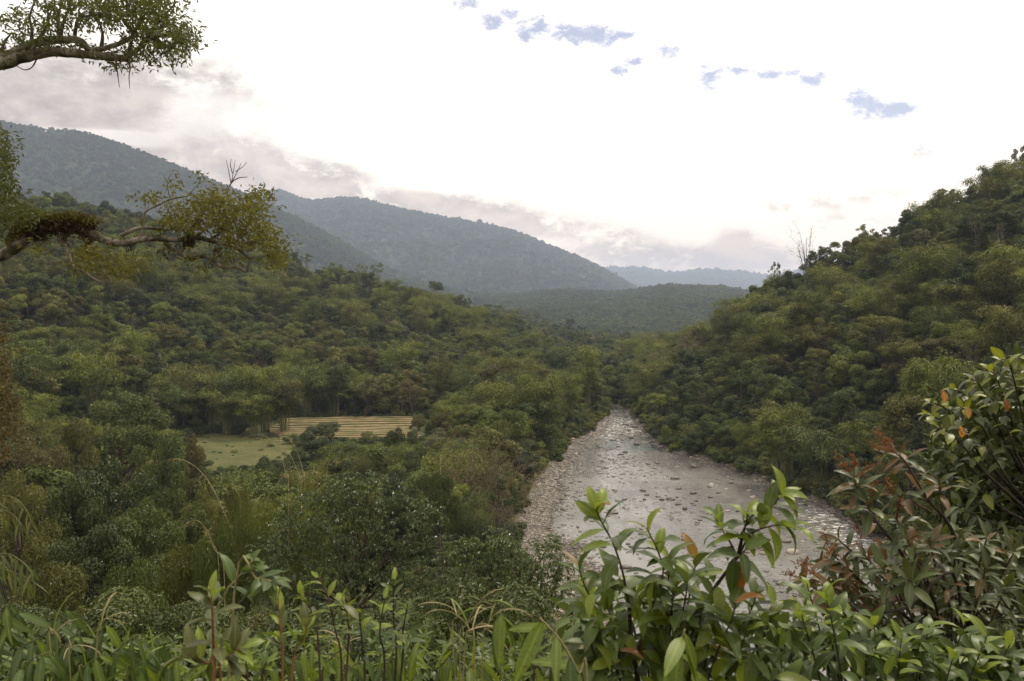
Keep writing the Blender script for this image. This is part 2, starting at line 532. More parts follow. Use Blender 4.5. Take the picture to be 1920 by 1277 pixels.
def land(X, Y):
    X = np.asarray(X, float)
    Y = np.asarray(Y, float)
    px = 960 + FPX * X / np.maximum(Y, 15.0)
    foot = np.interp(px, _COLS[:, 0], _COLS[:, 1])
    R = np.interp(px, _COLS[:, 0], _C_R)
    Zr = np.interp(px, _COLS[:, 0], _C_Z)
    t = np.clip((Y - foot) / (R - foot), 0, 1)
    bump = fbm(X / 55.0, Y / 55.0, 4) * 16 * np.clip(4 * t * (1 - t), 0, 1) + fbm(X / 14.0, Y / 14.0, 2) * 2.0 * np.clip(t * 6, 0, 1)
    hill = 5 + (Zr - 5) * (0.86 * t + 0.14 * t * t * (3 - 2 * t)) + bump
    hill = np.where(Y > R, np.maximum(Zr - (Y - R) * 0.32, 4.0 + np.clip(np.abs(px - 1250) - 150, 0, 300) * 0.035) + fbm(X / 90.0, Y / 90.0, 3) * 5 * np.clip((Y - R) / 150, 0, 1), hill)
    near = np.interp(Y, [-300, -60, -6, 1.0, 2.5, 6, 20, 45, 70, 90], [60, 42, 33.6, 33.4, 33.15, 31.2, 25, 15, 8, 5.0])
    near = near + fbm(X / 7.0, Y / 7.0, 3) * np.clip((Y - 3) / 12, 0, 1) * np.clip((95 - Y) / 30, 0, 1) * 2.0
    h = np.maximum(hill, near)
    for f, r, row in _FAR:
        row = np.array(row, float)
        top = EYE + (HOR - np.interp(px, row[:, 0], row[:, 1])) / FPX * r
        tt = (Y - f) / (r - f)
        tc = np.clip(tt, 0, 1)
        sc = r / 28.0
        spur = (1 - np.abs(fbm(X / sc + 31, Y / sc * 0.6 + 9, 4)) * 4.0) * 0.09 * (r / 2500.0) ** 0.5
        prof = tc ** 1.15 + spur * 4 * tc * (1 - tc) * (0.35 if r < 1000 else 1.0)
        b0 = 4.0 if r < 1000 else 12.0
        top = np.maximum(top, b0)
        lay = b0 + (top - b0) * prof
        lay = np.where(tt > 1, b0 + (top - b0) * np.clip(1.25 - 0.25 * tt - 0.5 * (tt - 1), 0, 1), lay)
        lay = np.where(tt < 0, 0, lay)
        h = np.maximum(h, lay)
    xl, xr, gw = river_edges(Y)
    d = np.maximum(xl - X, X - xr)
    d = d + fbm(X / 6.0 + 50, Y / 6.0, 3) * 2.0
    bank = 0.55 + 0.55 * np.maximum(d, 0) + np.maximum(Y - 420, 0) * 1.5
    h = np.where(d > 0, np.minimum(h, bank), h)
    ins = -d
    e = np.minimum((X - xl) / (gw * 0.8), (xr - X) / 1.8)
    bed = np.interp(e, [0, 0.45, 1.0, 1.6, 3], [0.6, 0.28, -0.03, -0.22, -0.55]) + fbm(X / 9.0, Y / 9.0, 4) * 0.55
    # a shoal of stones shows in midstream
    shoal = np.exp(-(((X - 22) / 7.0) ** 2 + ((Y - 122) / 6.0) ** 2)) * 0.45
    bed = bed + shoal
    h = np.where((ins > 0) & (Y < 560), np.minimum(np.where(ins < 1.0, 0.6, 9.0), bed), h)
    return h


def land1(x, y):
    return float(land(np.array([x]), np.array([y]))[0])


def in_river(X, Y, margin=0.0):
    xl, xr, gw = river_edges(Y)
    return (X > xl - margin) & (X < xr + margin)


# ground sheet: a fan of rows, close ones near the eye
_rows = np.concatenate([np.linspace(-70, 0, 12), np.linspace(2, 60, 30), np.geomspace(61.5, 700, 250), np.geomspace(708, 13000, 170)])
_s = np.linspace(-1.35, 1.35, 420)
_GX = _s[None, :] * (_rows[:, None] + 85.0)
_GY = np.repeat(_rows[:, None], len(_s), 1)
_GZ = land(_GX, _GY)
_nr, _nc = _GX.shape
_q = (np.arange(_nr - 1)[:, None] * _nc + np.arange(_nc - 1)[None, :]).ravel()
_Q = np.stack([_q, _q + 1, _q + _nc + 1, _q + _nc], 1)


def ground_build(w, p, out):
    tc = w.n('ShaderNodeTexCoord')
    ob = tc.outputs['Object']
    sx = w.n('ShaderNodeSeparateXYZ')
    w.link(ob, sx.inputs[0])
    n1 = w.noise(ob, 0.35, 6.0, 0.6)
    n2 = w.noise(ob, 2.5, 5.0, 0.6)
    n3 = w.noise(ob, 0.03, 5.0, 0.6)
    scrub = w.mix(w.ss(n1, 0.35, 0.65), (0.028, 0.042, 0.016), (0.060, 0.062, 0.024))
    scrub = w.mix(w.ss(n3, 0.56, 0.68, 0, 0.6), scrub, (0.085, 0.075, 0.035))
    soil = w.mix(w.ss(n2, 0.4, 0.6), (0.075, 0.055, 0.035), (0.14, 0.11, 0.07))
    col = w.mix(w.ss(n2, 0.58, 0.68, 0, 0.7), scrub, soil)
    vo = w.n('ShaderNodeTexVoronoi')
    vo.inputs['Scale'].default_value = 3.2
    w.link(ob, vo.inputs['Vector'])
    hs = w.n('ShaderNodeSeparateColor')
    w.link(vo.outputs['Color'], hs.inputs[0])
    stone = w.mix(hs.outputs[0], (0.11, 0.095, 0.08), (0.30, 0.265, 0.225))
    stone = w.mix(w.ss(vo.outputs['Distance'], 0.28, 0.5, 0, 0.75), stone, (0.07, 0.055, 0.04))
    low = w.ss(w.m('ADD', sx.outputs[2], w.m('MULTIPLY', w.m('SUBTRACT', n1, 0.5), 0.8)), 1.1, 0.5)
    nearer = w.ss(sx.outputs[1], 700.0, 600.0)
    low = w.m('MULTIPLY', low, nearer)
    col = w.mix(low, col, stone)
    sward = w.m('MULTIPLY', w.m('MULTIPLY', w.ss(sx.outputs[2], 0.30, 0.55), w.ss(sx.outputs[2], 2.2, 1.2)), w.ss(n1, 0.42, 0.56))
    col = w.mix(w.m('MULTIPLY', sward, nearer), col, w.mix(n2, (0.060, 0.055, 0.022), (0.135, 0.110, 0.052)))
    wet = w.ss(sx.outputs[2], 0.16, 0.0)
    col = w.mix(w.m('MULTIPLY', wet, w.m('MULTIPLY', nearer, 0.6)), col, (0.06, 0.05, 0.038))
    col = w.mix(w.ss(sx.outputs[1], 600.0, 800.0), col, (0.034, 0.046, 0.018))
    w.link(col, p.inputs['Base Color'])
    bp = w.n('ShaderNodeBump')
    bp.inputs['Strength'].default_value = 0.8
    bp.inputs['Distance'].default_value = 0.25
    w.link(w.m('ADD', n2, w.m('MULTIPLY', vo.outputs['Distance'], w.m('MULTIPLY', low, -1.2))), bp.inputs['Height'])
    w.link(bp.outputs[0], p.inputs['Normal'])


M['ground'] = principled('forest ground', ground_build, 0.95, 0.15)
ground = link(bpy.data.objects.new('ground', mesh_np('ground', np.stack([_GX, _GY, _GZ], -1).reshape(-1, 3), _Q, [M['ground']], smooth=True, N=4)))
tag(ground, 'valley floor, stony river bed and hillsides under the forest', 'ground', kind='structure')


# water
def water_build(w, p, out):
    tc = w.n('ShaderNodeTexCoord')
    ob = tc.outputs['Object']
    mp = w.n('ShaderNodeMapping')
    mp.inputs['Scale'].default_value = (0.5, 1.0, 1.0)
    w.link(ob, mp.inputs[0])
    sx = w.n('ShaderNodeSeparateXYZ')
    w.link(ob, sx.inputs[0])
    a = w.noise(mp.outputs[0], 0.9, 3.0, 0.55, 0.4)
    b = w.noise(mp.outputs[0], 3.2, 4.0, 0.6, 0.3)
    big = w.noise(ob, 0.05, 3.0, 0.5)
    mp2 = w.n('ShaderNodeMapping')
    mp2.inputs['Scale'].default_value = (1.0, 0.28, 1.0)
    w.link(ob, mp2.inputs[0])
    strm = w.noise(mp2.outputs[0], 0.28, 5.0, 0.62, 0.8)
    c3 = w.noise(mp.outputs[0], 9.0, 3.0, 0.6)
    hgt = w.m('ADD', w.m('ADD', w.m('MULTIPLY', a, 0.55), w.m('MULTIPLY', b, 0.40)), w.m('MULTIPLY', c3, 0.12))
    bp = w.n('ShaderNodeBump')
    bp.inputs['Distance'].default_value = 0.22
    w.put(bp.inputs['Strength'], w.ss(strm, 0.36, 0.62, 0.24, 0.66))
    w.link(hgt, bp.inputs['Height'])
    w.link(bp.outputs[0], p.inputs['Normal'])
    col = w.mix(w.ss(big, 0.4, 0.6), (0.088, 0.084, 0.076), (0.148, 0.142, 0.130))
    pool = w.m('MULTIPLY', w.ss(sx.outputs[1], 200.0, 214.0), w.ss(sx.outputs[1], 240.0, 226.0))
    col = w.mix(w.m('MULTIPLY', pool, w.ss(strm, 0.4, 0.6)), col, (0.020, 0.034, 0.028))
    # riffles break white: at the head of the reach and along the right bank
    right = w.m('MULTIPLY', w.ss(sx.outputs[0], 44.0, 54.0), w.m('MULTIPLY', w.ss(sx.outputs[1], 112.0, 122.0), w.ss(sx.outputs[1], 160.0, 138.0)))
    head = w.m('MULTIPLY', w.ss(sx.outputs[1], 205.0, 245.0), w.ss(sx.outputs[1], 330.0, 280.0))
    fm = w.m('MAXIMUM', w.m('MULTIPLY', right, 0.95), head)
    fo = w.m('ADD', w.m('MULTIPLY', b, 0.55), w.m('MULTIPLY', a, 0.55))
    foam = w.ss(w.m('ADD', fo, w.m('MULTIPLY', fm, 0.13)), 0.70, 0.76, 0.0, 0.8)
    col = w.mix(foam, col, (0.62, 0.60, 0.58))
    w.link(col, p.inputs['Base Color'])
    w.put(p.inputs['Roughness'], w.m('ADD', 0.10, w.m('MULTIPLY', foam, 0.6)))
    p.inputs['IOR'].default_value = 1.33


M['water'] = principled('river water', water_build, 0.1, 0.5)
_yw = np.concatenate([np.linspace(-60, 70, 14), np.linspace(74, 300, 114), np.linspace(306, 600, 30)])
_xl, _xr, _ = river_edges(_yw)
_tt = np.linspace(0, 1, 24)
_WX = (_xl - 1.5)[:, None] + (_xr - _xl + 3.0)[:, None] * _tt
_WY = np.repeat(_yw[:, None], 24, 1)
_q = (np.arange(len(_yw) - 1)[:, None] * 24 + np.arange(23)[None, :]).ravel()
river = link(bpy.data.objects.new('river_water', mesh_np('river_water', np.stack([_WX, _WY, np.zeros_like(_WX)], -1).reshape(-1, 3),
                                                          np.stack([_q, _q + 1, _q + 25, _q + 24], 1), [M['water']], smooth=True, N=4)))
tag(river, 'shallow grey river running over stones between forested hills', 'river', kind='structure')


# clearings: a grazed meadow and a ploughed field in narrow beds
def meadow_build(w, p, out):
    tc = w.n('ShaderNodeTexCoord')
    n1 = w.noise(tc.outputs['Object'], 0.18, 5.0, 0.6)
    n2 = w.noise(tc.outputs['Object'], 1.6, 5.0, 0.65)
    col = w.mix(w.ss(n1, 0.38, 0.62), (0.060, 0.066, 0.023), (0.090, 0.086, 0.034))
    col = w.mix(w.ss(n2, 0.50, 0.66, 0, 0.75), col, (0.036, 0.044, 0.016))
    w.link(col, p.inputs['Base Color'])
    bp = w.n('ShaderNodeBump')
    bp.inputs['Strength'].default_value = 0.7
    bp.inputs['Distance'].default_value = 0.15
    w.link(n2, bp.inputs['Height'])
    w.link(bp.outputs[0], p.inputs['Normal'])


M['meadow'] = principled('meadow grass', meadow_build, 0.95, 0.1)


def draped(name, outline, lift, mat, step=2.0):
    """a sheet lying just over the ground inside a closed outline (x, y)"""
    P = np.array(outline, float)
    cx, cy_ = P.mean(0)
    ring = []
    for i in range(len(P)):
        a, b = P[i], P[(i + 1) % len(P)]
        for k in range(6):
            q = a + (b - a) * k / 6
            q = q + (q - [cx, cy_]) * 0.07 * fbm(q[0] / 4.0, q[1] / 4.0, 2)
            ring.append(q)
    ring = np.array(ring)
    n, m = len(ring), 14
    V, T = [], []
    for j in range(m + 1):
        r = [cx, cy_] + (ring - [cx, cy_]) * (j + 0.02) / (m + 0.02)
        V.append(np.stack([r[:, 0], r[:, 1], land(r[:, 0], r[:, 1]) + lift], 1))
    for j in range(m):
        for i in range(n):
            i2 = (i + 1) % n
            T.append((j * n + i, (j + 1) * n + i, (j + 1) * n + i2, j * n + i2))
    return link(bpy.data.objects.new(name, mesh_np(name, np.concatenate(V), T, [mat], smooth=True, N=4)))


def flat_pt(px, py, z=5.0):
    Y = (EYE - z) * FPX / (py - HOR)
    return ((px - 960) / FPX * Y, Y)


MEADOW = [flat_pt(*q) for q in [(352, 826), (392, 812), (470, 820), (545, 822), (562, 846), (520, 872), (470, 884), (400, 888), (355, 866)]]
tag(draped('meadow', MEADOW, 0.10, M['meadow']), 'small green grazed meadow in front of the bamboo grove', 'meadow', kind='structure')
CLEARING = [(x, y) for x, y in [(-92, 158), (-84, 166), (-84, 182), (-92, 188), (-102, 180), (-101, 164)]]
tag(draped('grass_clearing', CLEARING, 0.12, M['meadow']), 'rough grass clearing on the left slope above the big spreading tree', 'clearing', kind='structure')

# field: nine narrow beds stepping gently up, furrows between them
_f0 = (np.array(flat_pt(515, 828)), np.array(flat_pt(775, 828)))
_f1 = (np.array(flat_pt(520, 791)), np.array(flat_pt(778, 789)))


def field_soil(w, p, out):
    tc = w.n('ShaderNodeTexCoord')
    n1 = w.noise(tc.outputs['Object'], 0.5, 5.0, 0.6)
    n2 = w.noise(tc.outputs['Object'], 4.0, 4.0, 0.6)
    col = w.mix(w.ss(n1, 0.35, 0.65), (0.130, 0.098, 0.048), (0.185, 0.148, 0.078))
    col = w.mix(w.ss(n2, 0.5, 0.7, 0, 0.6), col, (0.10, 0.068, 0.034))
    n3 = w.noise(tc.outputs['Object'], 0.16, 4.0, 0.6)
    col = w.mix(w.ss(n3, 0.46, 0.60, 0, 0.75), col, (0.085, 0.085, 0.034))
    w.link(col, p.inputs['Base Color'])


def field_green(w, p, out):
    tc = w.n('ShaderNodeTexCoord')
    n1 = w.noise(tc.outputs['Object'], 1.2, 5.0, 0.65)
    w.link(w.mix(w.ss(n1, 0.42, 0.58), (0.066, 0.068, 0.024), (0.120, 0.100, 0.046)), p.inputs['Base Color'])


M['field soil'] = principled('dry field soil', field_soil, 0.95, 0.1)
M['field green'] = principled('field furrow growth', field_green, 0.95, 0.1)
field = thing('ploughed_field', 'tan ploughed field in narrow beds beyond the green meadow', 'field', (0, 0, 0))
field['kind'] = 'structure'
NB = 12
rb = random.Random(4)
_ft = [0.0]
for k in range(NB):
    _ft.append(_ft[-1] + rb.uniform(0.6, 1.4))
_ft = [t / _ft[-1] for t in _ft]
for k in range(NB):
    t0, t1 = _ft[k], _ft[k] + (_ft[k + 1] - _ft[k]) * rb.uniform(0.45, 0.75)
    t2 = _ft[k + 1]
    z0 = 5.2 + 0.10 * k
    wob = lambda s, t: 0.5 * math.sin(s * 9 + t * 5) * (0.5 if t in (0.0,) else 1)
    top, fur = [], []
    for i in range(13):
        s = i / 12
        q = []
        for t in (t0, t1, t2):
            a = _f0[0] + (_f1[0] - _f0[0]) * t
            b = _f0[1] + (_f1[1] - _f0[1]) * t
            c = a + (b - a) * s
            q.append((c[0] + (1.6 * math.sin(k * 7.1) if i in (0, 12) else 0), c[1] + 0.55 * math.sin(s * 6 + t * 5) + 0.25 * math.sin(s * 19 + k * 2.1) + 2.2 * (s - 0.5)))
        top.append(((q[0][0], q[0][1], 4.6), (q[0][0], q[0][1], z0), (q[1][0], q[1][1], z0 + 0.1), (q[1][0], q[1][1], z0 - 0.14)))
        fur.append(((q[1][0], q[1][1], z0 - 0.15), (q[2][0], q[2][1], z0 - 0.12)))
    for nm, rows, mt in (('soil_bed', top, M['field soil']), ('furrow', fur, M['field green'])):
        w_ = len(rows[0])
        V = [v for r in rows for v in r]
        T = [(i * w_ + j, i * w_ + j + 1, (i + 1) * w_ + j + 1, (i + 1) * w_ + j) for i in range(12) for j in range(w_ - 1)]
        T = [t[::-1] for t in T]
        o = link(bpy.data.objects.new(nm, mesh_np(nm, V, T, [mt], N=4)), field)
FIELD_X = (_f1[0][0] - 3, _f0[1][0] + 3)
FIELD_Y = (_f0[0][1] - 1, _f1[0][1] + 2)

# haze lying in the valley air
hz_top = float(_GZ.max()) + 60.0
_lo = float(_GZ.min()) - 1.0
_hx, _hy0, _hy1 = 19500.0, -400.0, 13600.0
_bv = [(x, y, z) for x in (-_hx, _hx) for y in (_hy0, _hy1) for z in (_lo, hz_top)]
_bf = [(0, 1, 3, 2), (4, 6, 7, 5), (0, 4, 5, 1), (2, 3, 7, 6), (0, 2, 6, 4), (1, 5, 7, 3)]
hm = bpy.data.materials.new('valley haze')
hm.use_nodes = True
_w = NT(hm.node_tree)
_o = _w.n('ShaderNodeOutputMaterial')
_pv = _w.n('ShaderNodeVolumePrincipled')
_pv.inputs['Color'].default_value = (0.64, 0.75, 1.0, 1)
_pv.inputs['Density'].default_value = 0.00010
_w.link(_pv.outputs[0], _o.inputs['Volume'])
haze = link(bpy.data.objects.new('haze', mesh_np('haze', _bv, _bf, [hm], N=4)))
tag(haze, 'thin blue haze filling the valley air', 'haze', kind='stuff')

# ------------------------------------------------------------------ plants of the forest: crowns of leaf clumps
def crown_geo(rng, R, H, z0, lobes, nleaf, L, W, flat=0.75, spread=1.0, up=0.25, droop=0.25, fold=0.12, lobe_r=(0.26, 0.42)):
    """leaves in clumps over an uneven crown: R radius, H height of the crown above z0"""
    C, r = [], []
    for i in range(lobes):
        for _ in range(20):
            d = rng.normal(size=3)
            d /= np.linalg.norm(d)
            k = rng.uniform(0.35, 1.0) ** 0.6
            c = np.array([d[0] * R * k * spread, d[1] * R * k * spread, z0 + H * 0.5 + d[2] * H * 0.42 * k])
            if d[2] > -0.75:
                break
        C.append(c * np.array([1, 1, 1]))
        r.append(R * rng.uniform(*lobe_r) * (1.15 - 0.35 * k))
    C, r = np.array(C), np.array(r)
    w = r ** 2
    li = rng.choice(lobes, size=nleaf, p=w / w.sum())
    d = rng.normal(size=(nleaf, 3))
    d[:, 2] += up
    d = norm(d)
    rad_ = r[li] * (0.60 + 0.42 * rng.random(nleaf) ** 0.5) * np.where(rng.random(nleaf) < 0.14, rng.uniform(1.0, 1.4, nleaf), 1.0)
    P = C[li] + d * rad_[:, None] * np.array([1, 1, flat])
    keep = np.ones(nleaf, bool)
    for j in range(lobes):
        q = (P - C[j]) / np.array([1, 1, flat])
        keep &= (np.linalg.norm(q, axis=1) > 0.62 * r[j]) | (li == j)
    P, d, li = P[keep], d[keep], li[keep]
    n = len(P)
    N = norm(d * 1.0 + np.array([0, 0, 0.35]) + rng.normal(size=(n, 3)) * (0.5 if nleaf > 8000 else 0.32))
    A = rng.normal(size=(n, 3))
    A = norm(np.cross(N, A))
    A[:, 2] -= droop
    lt = rng.uniform(0.2, 0.8, lobes)
    tint = np.clip(lt[li] * 0.6 + rng.random(n) * 0.4, 0, 1)
    g = Geo()
    leaves(g, P - A * (L * 0.4), N, A, L * rng.uniform(0.7, 1.25, n), W * rng.uniform(0.75, 1.2, n), tint, fold)
    return g, C, r


def trunk_geo(rng, h, r, C, z0, nb=6, sides=6, lean=0.5):
    g = Geo()
    top = np.array([rng.uniform(-lean, lean), rng.uniform(-lean, lean), h])
    base = np.array([0, 0, -1.2])
    pts = catmull([base, np.array([0, 0, 0.3]), top * 0.5 + rng.normal(size=3) * 0.12, top], 4)
    tube(g, pts, r * 1.25, r * 0.5, sides)
    for j in rng.choice(len(C), min(nb, len(C)), replace=False):
        f = rng.uniform(0.45, 0.95)
        a = np.array(pts[int(f * (len(pts) - 1))])
        c = C[j]
        mid = (a + c) / 2 + np.array([0, 0, -0.12 * np.linalg.norm(c - a)]) + rng.normal(size=3) * 0.15
        tube(g, catmull([a, mid, c], 3), r * 0.42, r * 0.10, 5)
    return g


def tree_proto(seed, R, H, z0, lobes, nleaf, L, W, tr=0.16, nb=6, **kw):
    rng = np.random.default_rng(seed)
    g, C, r = crown_geo(rng, R, H, z0, lobes, nleaf, L, W, **kw)
    t = trunk_geo(rng, z0 + H * 0.45, tr, C, z0, nb)
    return g, t


def bamboo_proto(seed, n, h, nleaf, L, W, spread=2.6, plume=1.0):
    rng = np.random.default_rng(seed)
    g, t = Geo(), Geo()
    for i in range(n):
        a = rng.uniform(0, 2 * math.pi)
        o = np.array([math.cos(a), math.sin(a), 0])
        b = o * rng.uniform(0.1, 0.9)
        hh = h * rng.uniform(0.6, 1.08)
        out = spread * rng.uniform(0.35, 1.2)
        p = [b + np.array([0, 0, -0.8]), b + o * out * 0.16 + np.array([0, 0, hh * 0.5]), b + o * out * 0.5 + np.array([0, 0, hh * 0.85]),
             b + o * out * 0.85 + np.array([0, 0, hh]), b + o * out * 1.3 + np.array([0, 0, hh * 0.94])]
        c = np.array(catmull(p, 4))
        tube(t, c, 0.055, 0.012, 4)
        m = nleaf // n
        f = rng.random(m) ** 0.65
        idx = (0.22 + 0.78 * f) * (len(c) - 1.001)
        k = idx.astype(int)
        P = c[k] + (c[k + 1] - c[k]) * (idx - k)[:, None]
        rr = plume * (0.25 + 0.55 * np.sin(np.clip(f, 0, 1) * 2.6))
        dd = rng.normal(size=(m, 3))
        P = P + dd * (rr * 0.5)[:, None] * np.array([1, 1, 0.8]) - np.array([0, 0, 1]) * (rng.random(m) * rr * 0.9)[:, None]
        D = norm(dd * np.array([1, 1, 0.3]) + np.array([0, 0, -0.75]))
        N = norm(dd + np.array([0, 0, 0.9]) + rng.normal(size=(m, 3)) * 0.4)
        tt = rng.uniform(0.25, 0.75)
        leaves(g, P, N, D, L * rng.uniform(0.7, 1.3, m), W, np.clip(tt + rng.uniform(-0.25, 0.25, m), 0, 1), 0.06)
    return g, t


def shrub_proto(seed, R, H, nleaf, L, W):
    rng = np.random.default_rng(seed)
    g, C, r = crown_geo(rng, R, H, 0.0, 9, nleaf, L, W, lobe_r=(0.32, 0.5))
    t = Geo()
    for j in range(5):
        tube(t, catmull([np.array([0, 0, -0.4]), C[j] * np.array([0.4, 0.4, 0.45]), C[j]], 3), 0.04, 0.01, 4)
    return g, t


# shapes: name -> (crown, trunk, nominal height, nominal radius, kind)
SHAPES = {}


def shape(name, kind, h, r, gt):
    SHAPES[name] = (gt[0], gt[1], h, r, kind)


# middle distance, leaf cards about a third of a metre
shape('rounded', 'tree', 8.6, 3.4, tree_proto(1, 2.9, 5.6, 2.6, 10, 3600, 0.40, 0.24, lobe_r=(0.36, 0.52)))
shape('domed', 'tree', 8.4, 3.7, tree_proto(2, 3.2, 5.0, 2.9, 13, 3800, 0.40, 0.25, flat=0.66, lobe_r=(0.32, 0.5)))
shape('tall', 'tree', 11.6, 2.7, tree_proto(3, 2.4, 6.4, 4.8, 10, 3200, 0.40, 0.24, tr=0.15, lobe_r=(0.34, 0.52)))
shape('flat topped', 'tree', 9.2, 4.2, tree_proto(4, 3.7, 3.4, 5.2, 16, 2600, 0.34, 0.18, flat=0.5, tr=0.17, nb=16, lobe_r=(0.2, 0.36)))
shape('ragged', 'tree', 9.6, 3.2, tree_proto(5, 3.1, 6.2, 3.0, 18, 2200, 0.36, 0.18, lobe_r=(0.17, 0.32), nb=16))
shape('pointed', 'tree', 9.0, 2.3, tree_proto(6, 1.9, 6.8, 1.6, 12, 3000, 0.40, 0.23, lobe_r=(0.34, 0.5)))
shape('low', 'tree', 5.4, 3.2, tree_proto(7, 2.9, 4.2, 0.8, 11, 3200, 0.40, 0.24, lobe_r=(0.36, 0.5)))
shape('open', 'tree', 12.5, 2.9, tree_proto(8, 2.7, 5.4, 6.8, 20, 1100, 0.32, 0.16, lobe_r=(0.13, 0.24), tr=0.13, nb=20))
shape('plumed', 'bamboo', 11.0, 3.4, bamboo_proto(11, 26, 10.5, 4600, 0.62, 0.13))
shape('arching', 'bamboo', 9.5, 4.2, bamboo_proto(12, 24, 9.4, 4400, 0.62, 0.13, spread=3.6, plume=1.1))
shape('upright', 'bamboo', 12.0, 2.6, bamboo_proto(13, 22, 11.6, 4000, 0.60, 0.13, spread=1.8, plume=1.0))
shape('shrub', 'shrub', 2.4, 1.6, shrub_proto(21, 1.35, 2.3, 1300, 0.26, 0.16))
shape('creeper', 'shrub', 1.9, 1.9, shrub_proto(22, 1.7, 1.8, 1300, 0.26, 0.17))
# near at hand, leaves of hand size
shape('near rounded', 'tree', 8.6, 3.4, tree_proto(31, 2.9, 6.8, 1.6, 20, 15000, 0.24, 0.115, nb=16, lobe_r=(0.28, 0.46), spread=1.05))
shape('near ragged', 'tree', 9.4, 3.4, tree_proto(32, 3.1, 6.6, 2.6, 24, 12000, 0.23, 0.095, nb=22, lobe_r=(0.2, 0.42), spread=1.1))
shape('near layered', 'tree', 9.0, 4.0, tree_proto(33, 3.6, 5.4, 3.2, 26, 16000, 0.23, 0.105, flat=0.5, nb=26, lobe_r=(0.22, 0.42), up=0.7))
shape('near shrub', 'shrub', 2.6, 1.8, shrub_proto(34, 1.5, 2.5, 9000, 0.125, 0.048))
shape('near bamboo', 'bamboo', 8.0, 3.2, bamboo_proto(35, 22, 7.6, 11000, 0.32, 0.05, spread=2.6, plume=1.0))
# far off
for i in range(4):
    shape('far%d' % i, 'far', 9.5, 4.6, tree_proto(41 + i, 4.0, 8.0, 0.5, 14, 420, 1.7, 1.15, nb=0, flat=0.8, lobe_r=(0.3, 0.5)))

ORDER = list(SHAPES)
CROWN_ME, TRUNK_ME, WHOLE_ME = {}, {}, {}
for nm, (g, t, h, r, kind) in SHAPES.items():
    wood = M['culm'] if kind == 'bamboo' else M['pale bark'] if nm in ('open', 'tall') else M['bark']
    CROWN_ME[nm] = g.mesh('foliage', [M['mid green']])
    TRUNK_ME[nm] = t.mesh('wood', [wood], smooth=True)
    w_ = Geo()
    w_.merge(g, 0)
    if kind != 'far':
        w_.merge(t, 1)
    WHOLE_ME[nm] = w_.mesh('plant', [M['mid green'], wood])

# the kinds the far-off woods are made of (never linked themselves, only drawn by the woods)
PROTO = bpy.data.collections.new('forest plants')
PIDX = {}
for nm in ORDER:
    for ti, tn in enumerate(TONES):
        o = bpy.data.objects.new('forest_plant.%03d' % (len(PIDX) + 1), WHOLE_ME[nm])
        o.material_slots[0].link = 'OBJECT'
        o.material_slots[0].material = M['near ' + tn if nm.startswith('near') else tn]
        PROTO.objects.link(o)
        PIDX[(nm, ti)] = len(PIDX)


def wood_of(name, label, cat, pts, idx, rot, scl):
    """one mass of plants: points, which plant, turn, size"""
    me = bpy.data.meshes.new(name)
    pts = np.asarray(pts, np.float32)
    me.vertices.add(len(pts))
    me.vertices.foreach_set('co', pts.ravel())
    for an, ty, v in (('which', 'INT', np.asarray(idx, np.int32)), ('turn', 'FLOAT', np.asarray(rot, np.float32))):
        a = me.attributes.new(an, ty, 'POINT')
        a.data.foreach_set('value', v)
    a = me.attributes.new('size', 'FLOAT_VECTOR', 'POINT')
    a.data.foreach_set('vector', np.asarray(scl, np.float32).ravel())
    o = link(bpy.data.objects.new(name, me))
    tag(o, label, cat, kind='stuff')
    ng = bpy.data.node_groups.new(name, 'GeometryNodeTree')
    ng.interface.new_socket('Geometry', in_out='INPUT', socket_type='NodeSocketGeometry')
    ng.interface.new_socket('Geometry', in_out='OUTPUT', socket_type='NodeSocketGeometry')
    N = ng.nodes
    gi, go = N.new('NodeGroupInput'), N.new('NodeGroupOutput')
    ci = N.new('GeometryNodeCollectionInfo')
    ci.inputs['Collection'].default_value = PROTO
    ci.inputs['Separate Children'].default_value = True
    ci.inputs['Reset Children'].default_value = True
    ip = N.new('GeometryNodeInstanceOnPoints')
    ip.inputs['Pick Instance'].default_value = True

    def attr(nm, ty):
        a = N.new('GeometryNodeInputNamedAttribute')
        a.data_type = ty
        a.inputs['Name'].default_value = nm
        return a.outputs['Attribute']
    cx = N.new('ShaderNodeCombineXYZ')
    er = N.new('FunctionNodeEulerToRotation')
    L = ng.links
    L.new(attr('turn', 'FLOAT'), cx.inputs[2])
    L.new(cx.outputs[0], er.inputs[0])
    L.new(gi.outputs[0], ip.inputs['Points'])
    L.new(ci.outputs[0], ip.inputs['Instance'])
    L.new(attr('which', 'INT'), ip.inputs['Instance Index'])
    L.new(er.outputs[0], ip.inputs['Rotation'])
    L.new(attr('size', 'FLOAT_VECTOR'), ip.inputs['Scale'])
    L.new(ip.outputs[0], go.inputs[0])
    md = o.modifiers.new('plants', 'NODES')
    md.node_group = ng
    return o


# ------------------------------------------------------------------ what of the land can be seen from about the viewpoint
_VX = np.arange(-420, 2360, 20.0)
_VY = np.geomspace(12, 11000, 540)
_vh = land((_VX[None, :] - 960) / FPX * _VY[:, None], np.repeat(_VY[:, None], len(_VX), 1))
_vt = (_vh - EYE) / _VY[:, None]
_vmax = np.maximum.accumulate(_vt, 0)


def seen(X, Y, top, slack):
    px = 960 + FPX * X / Y
    j = np.clip(((px + 420) / 20).astype(int), 0, len(_VX) - 1)
    i = np.clip(np.searchsorted(_VY, Y * 0.985) - 1, 0, len(_VY) - 1)
    return ((top - EYE) / Y > _vmax[i, j] - slack) & (px > -400) & (px < 2340)


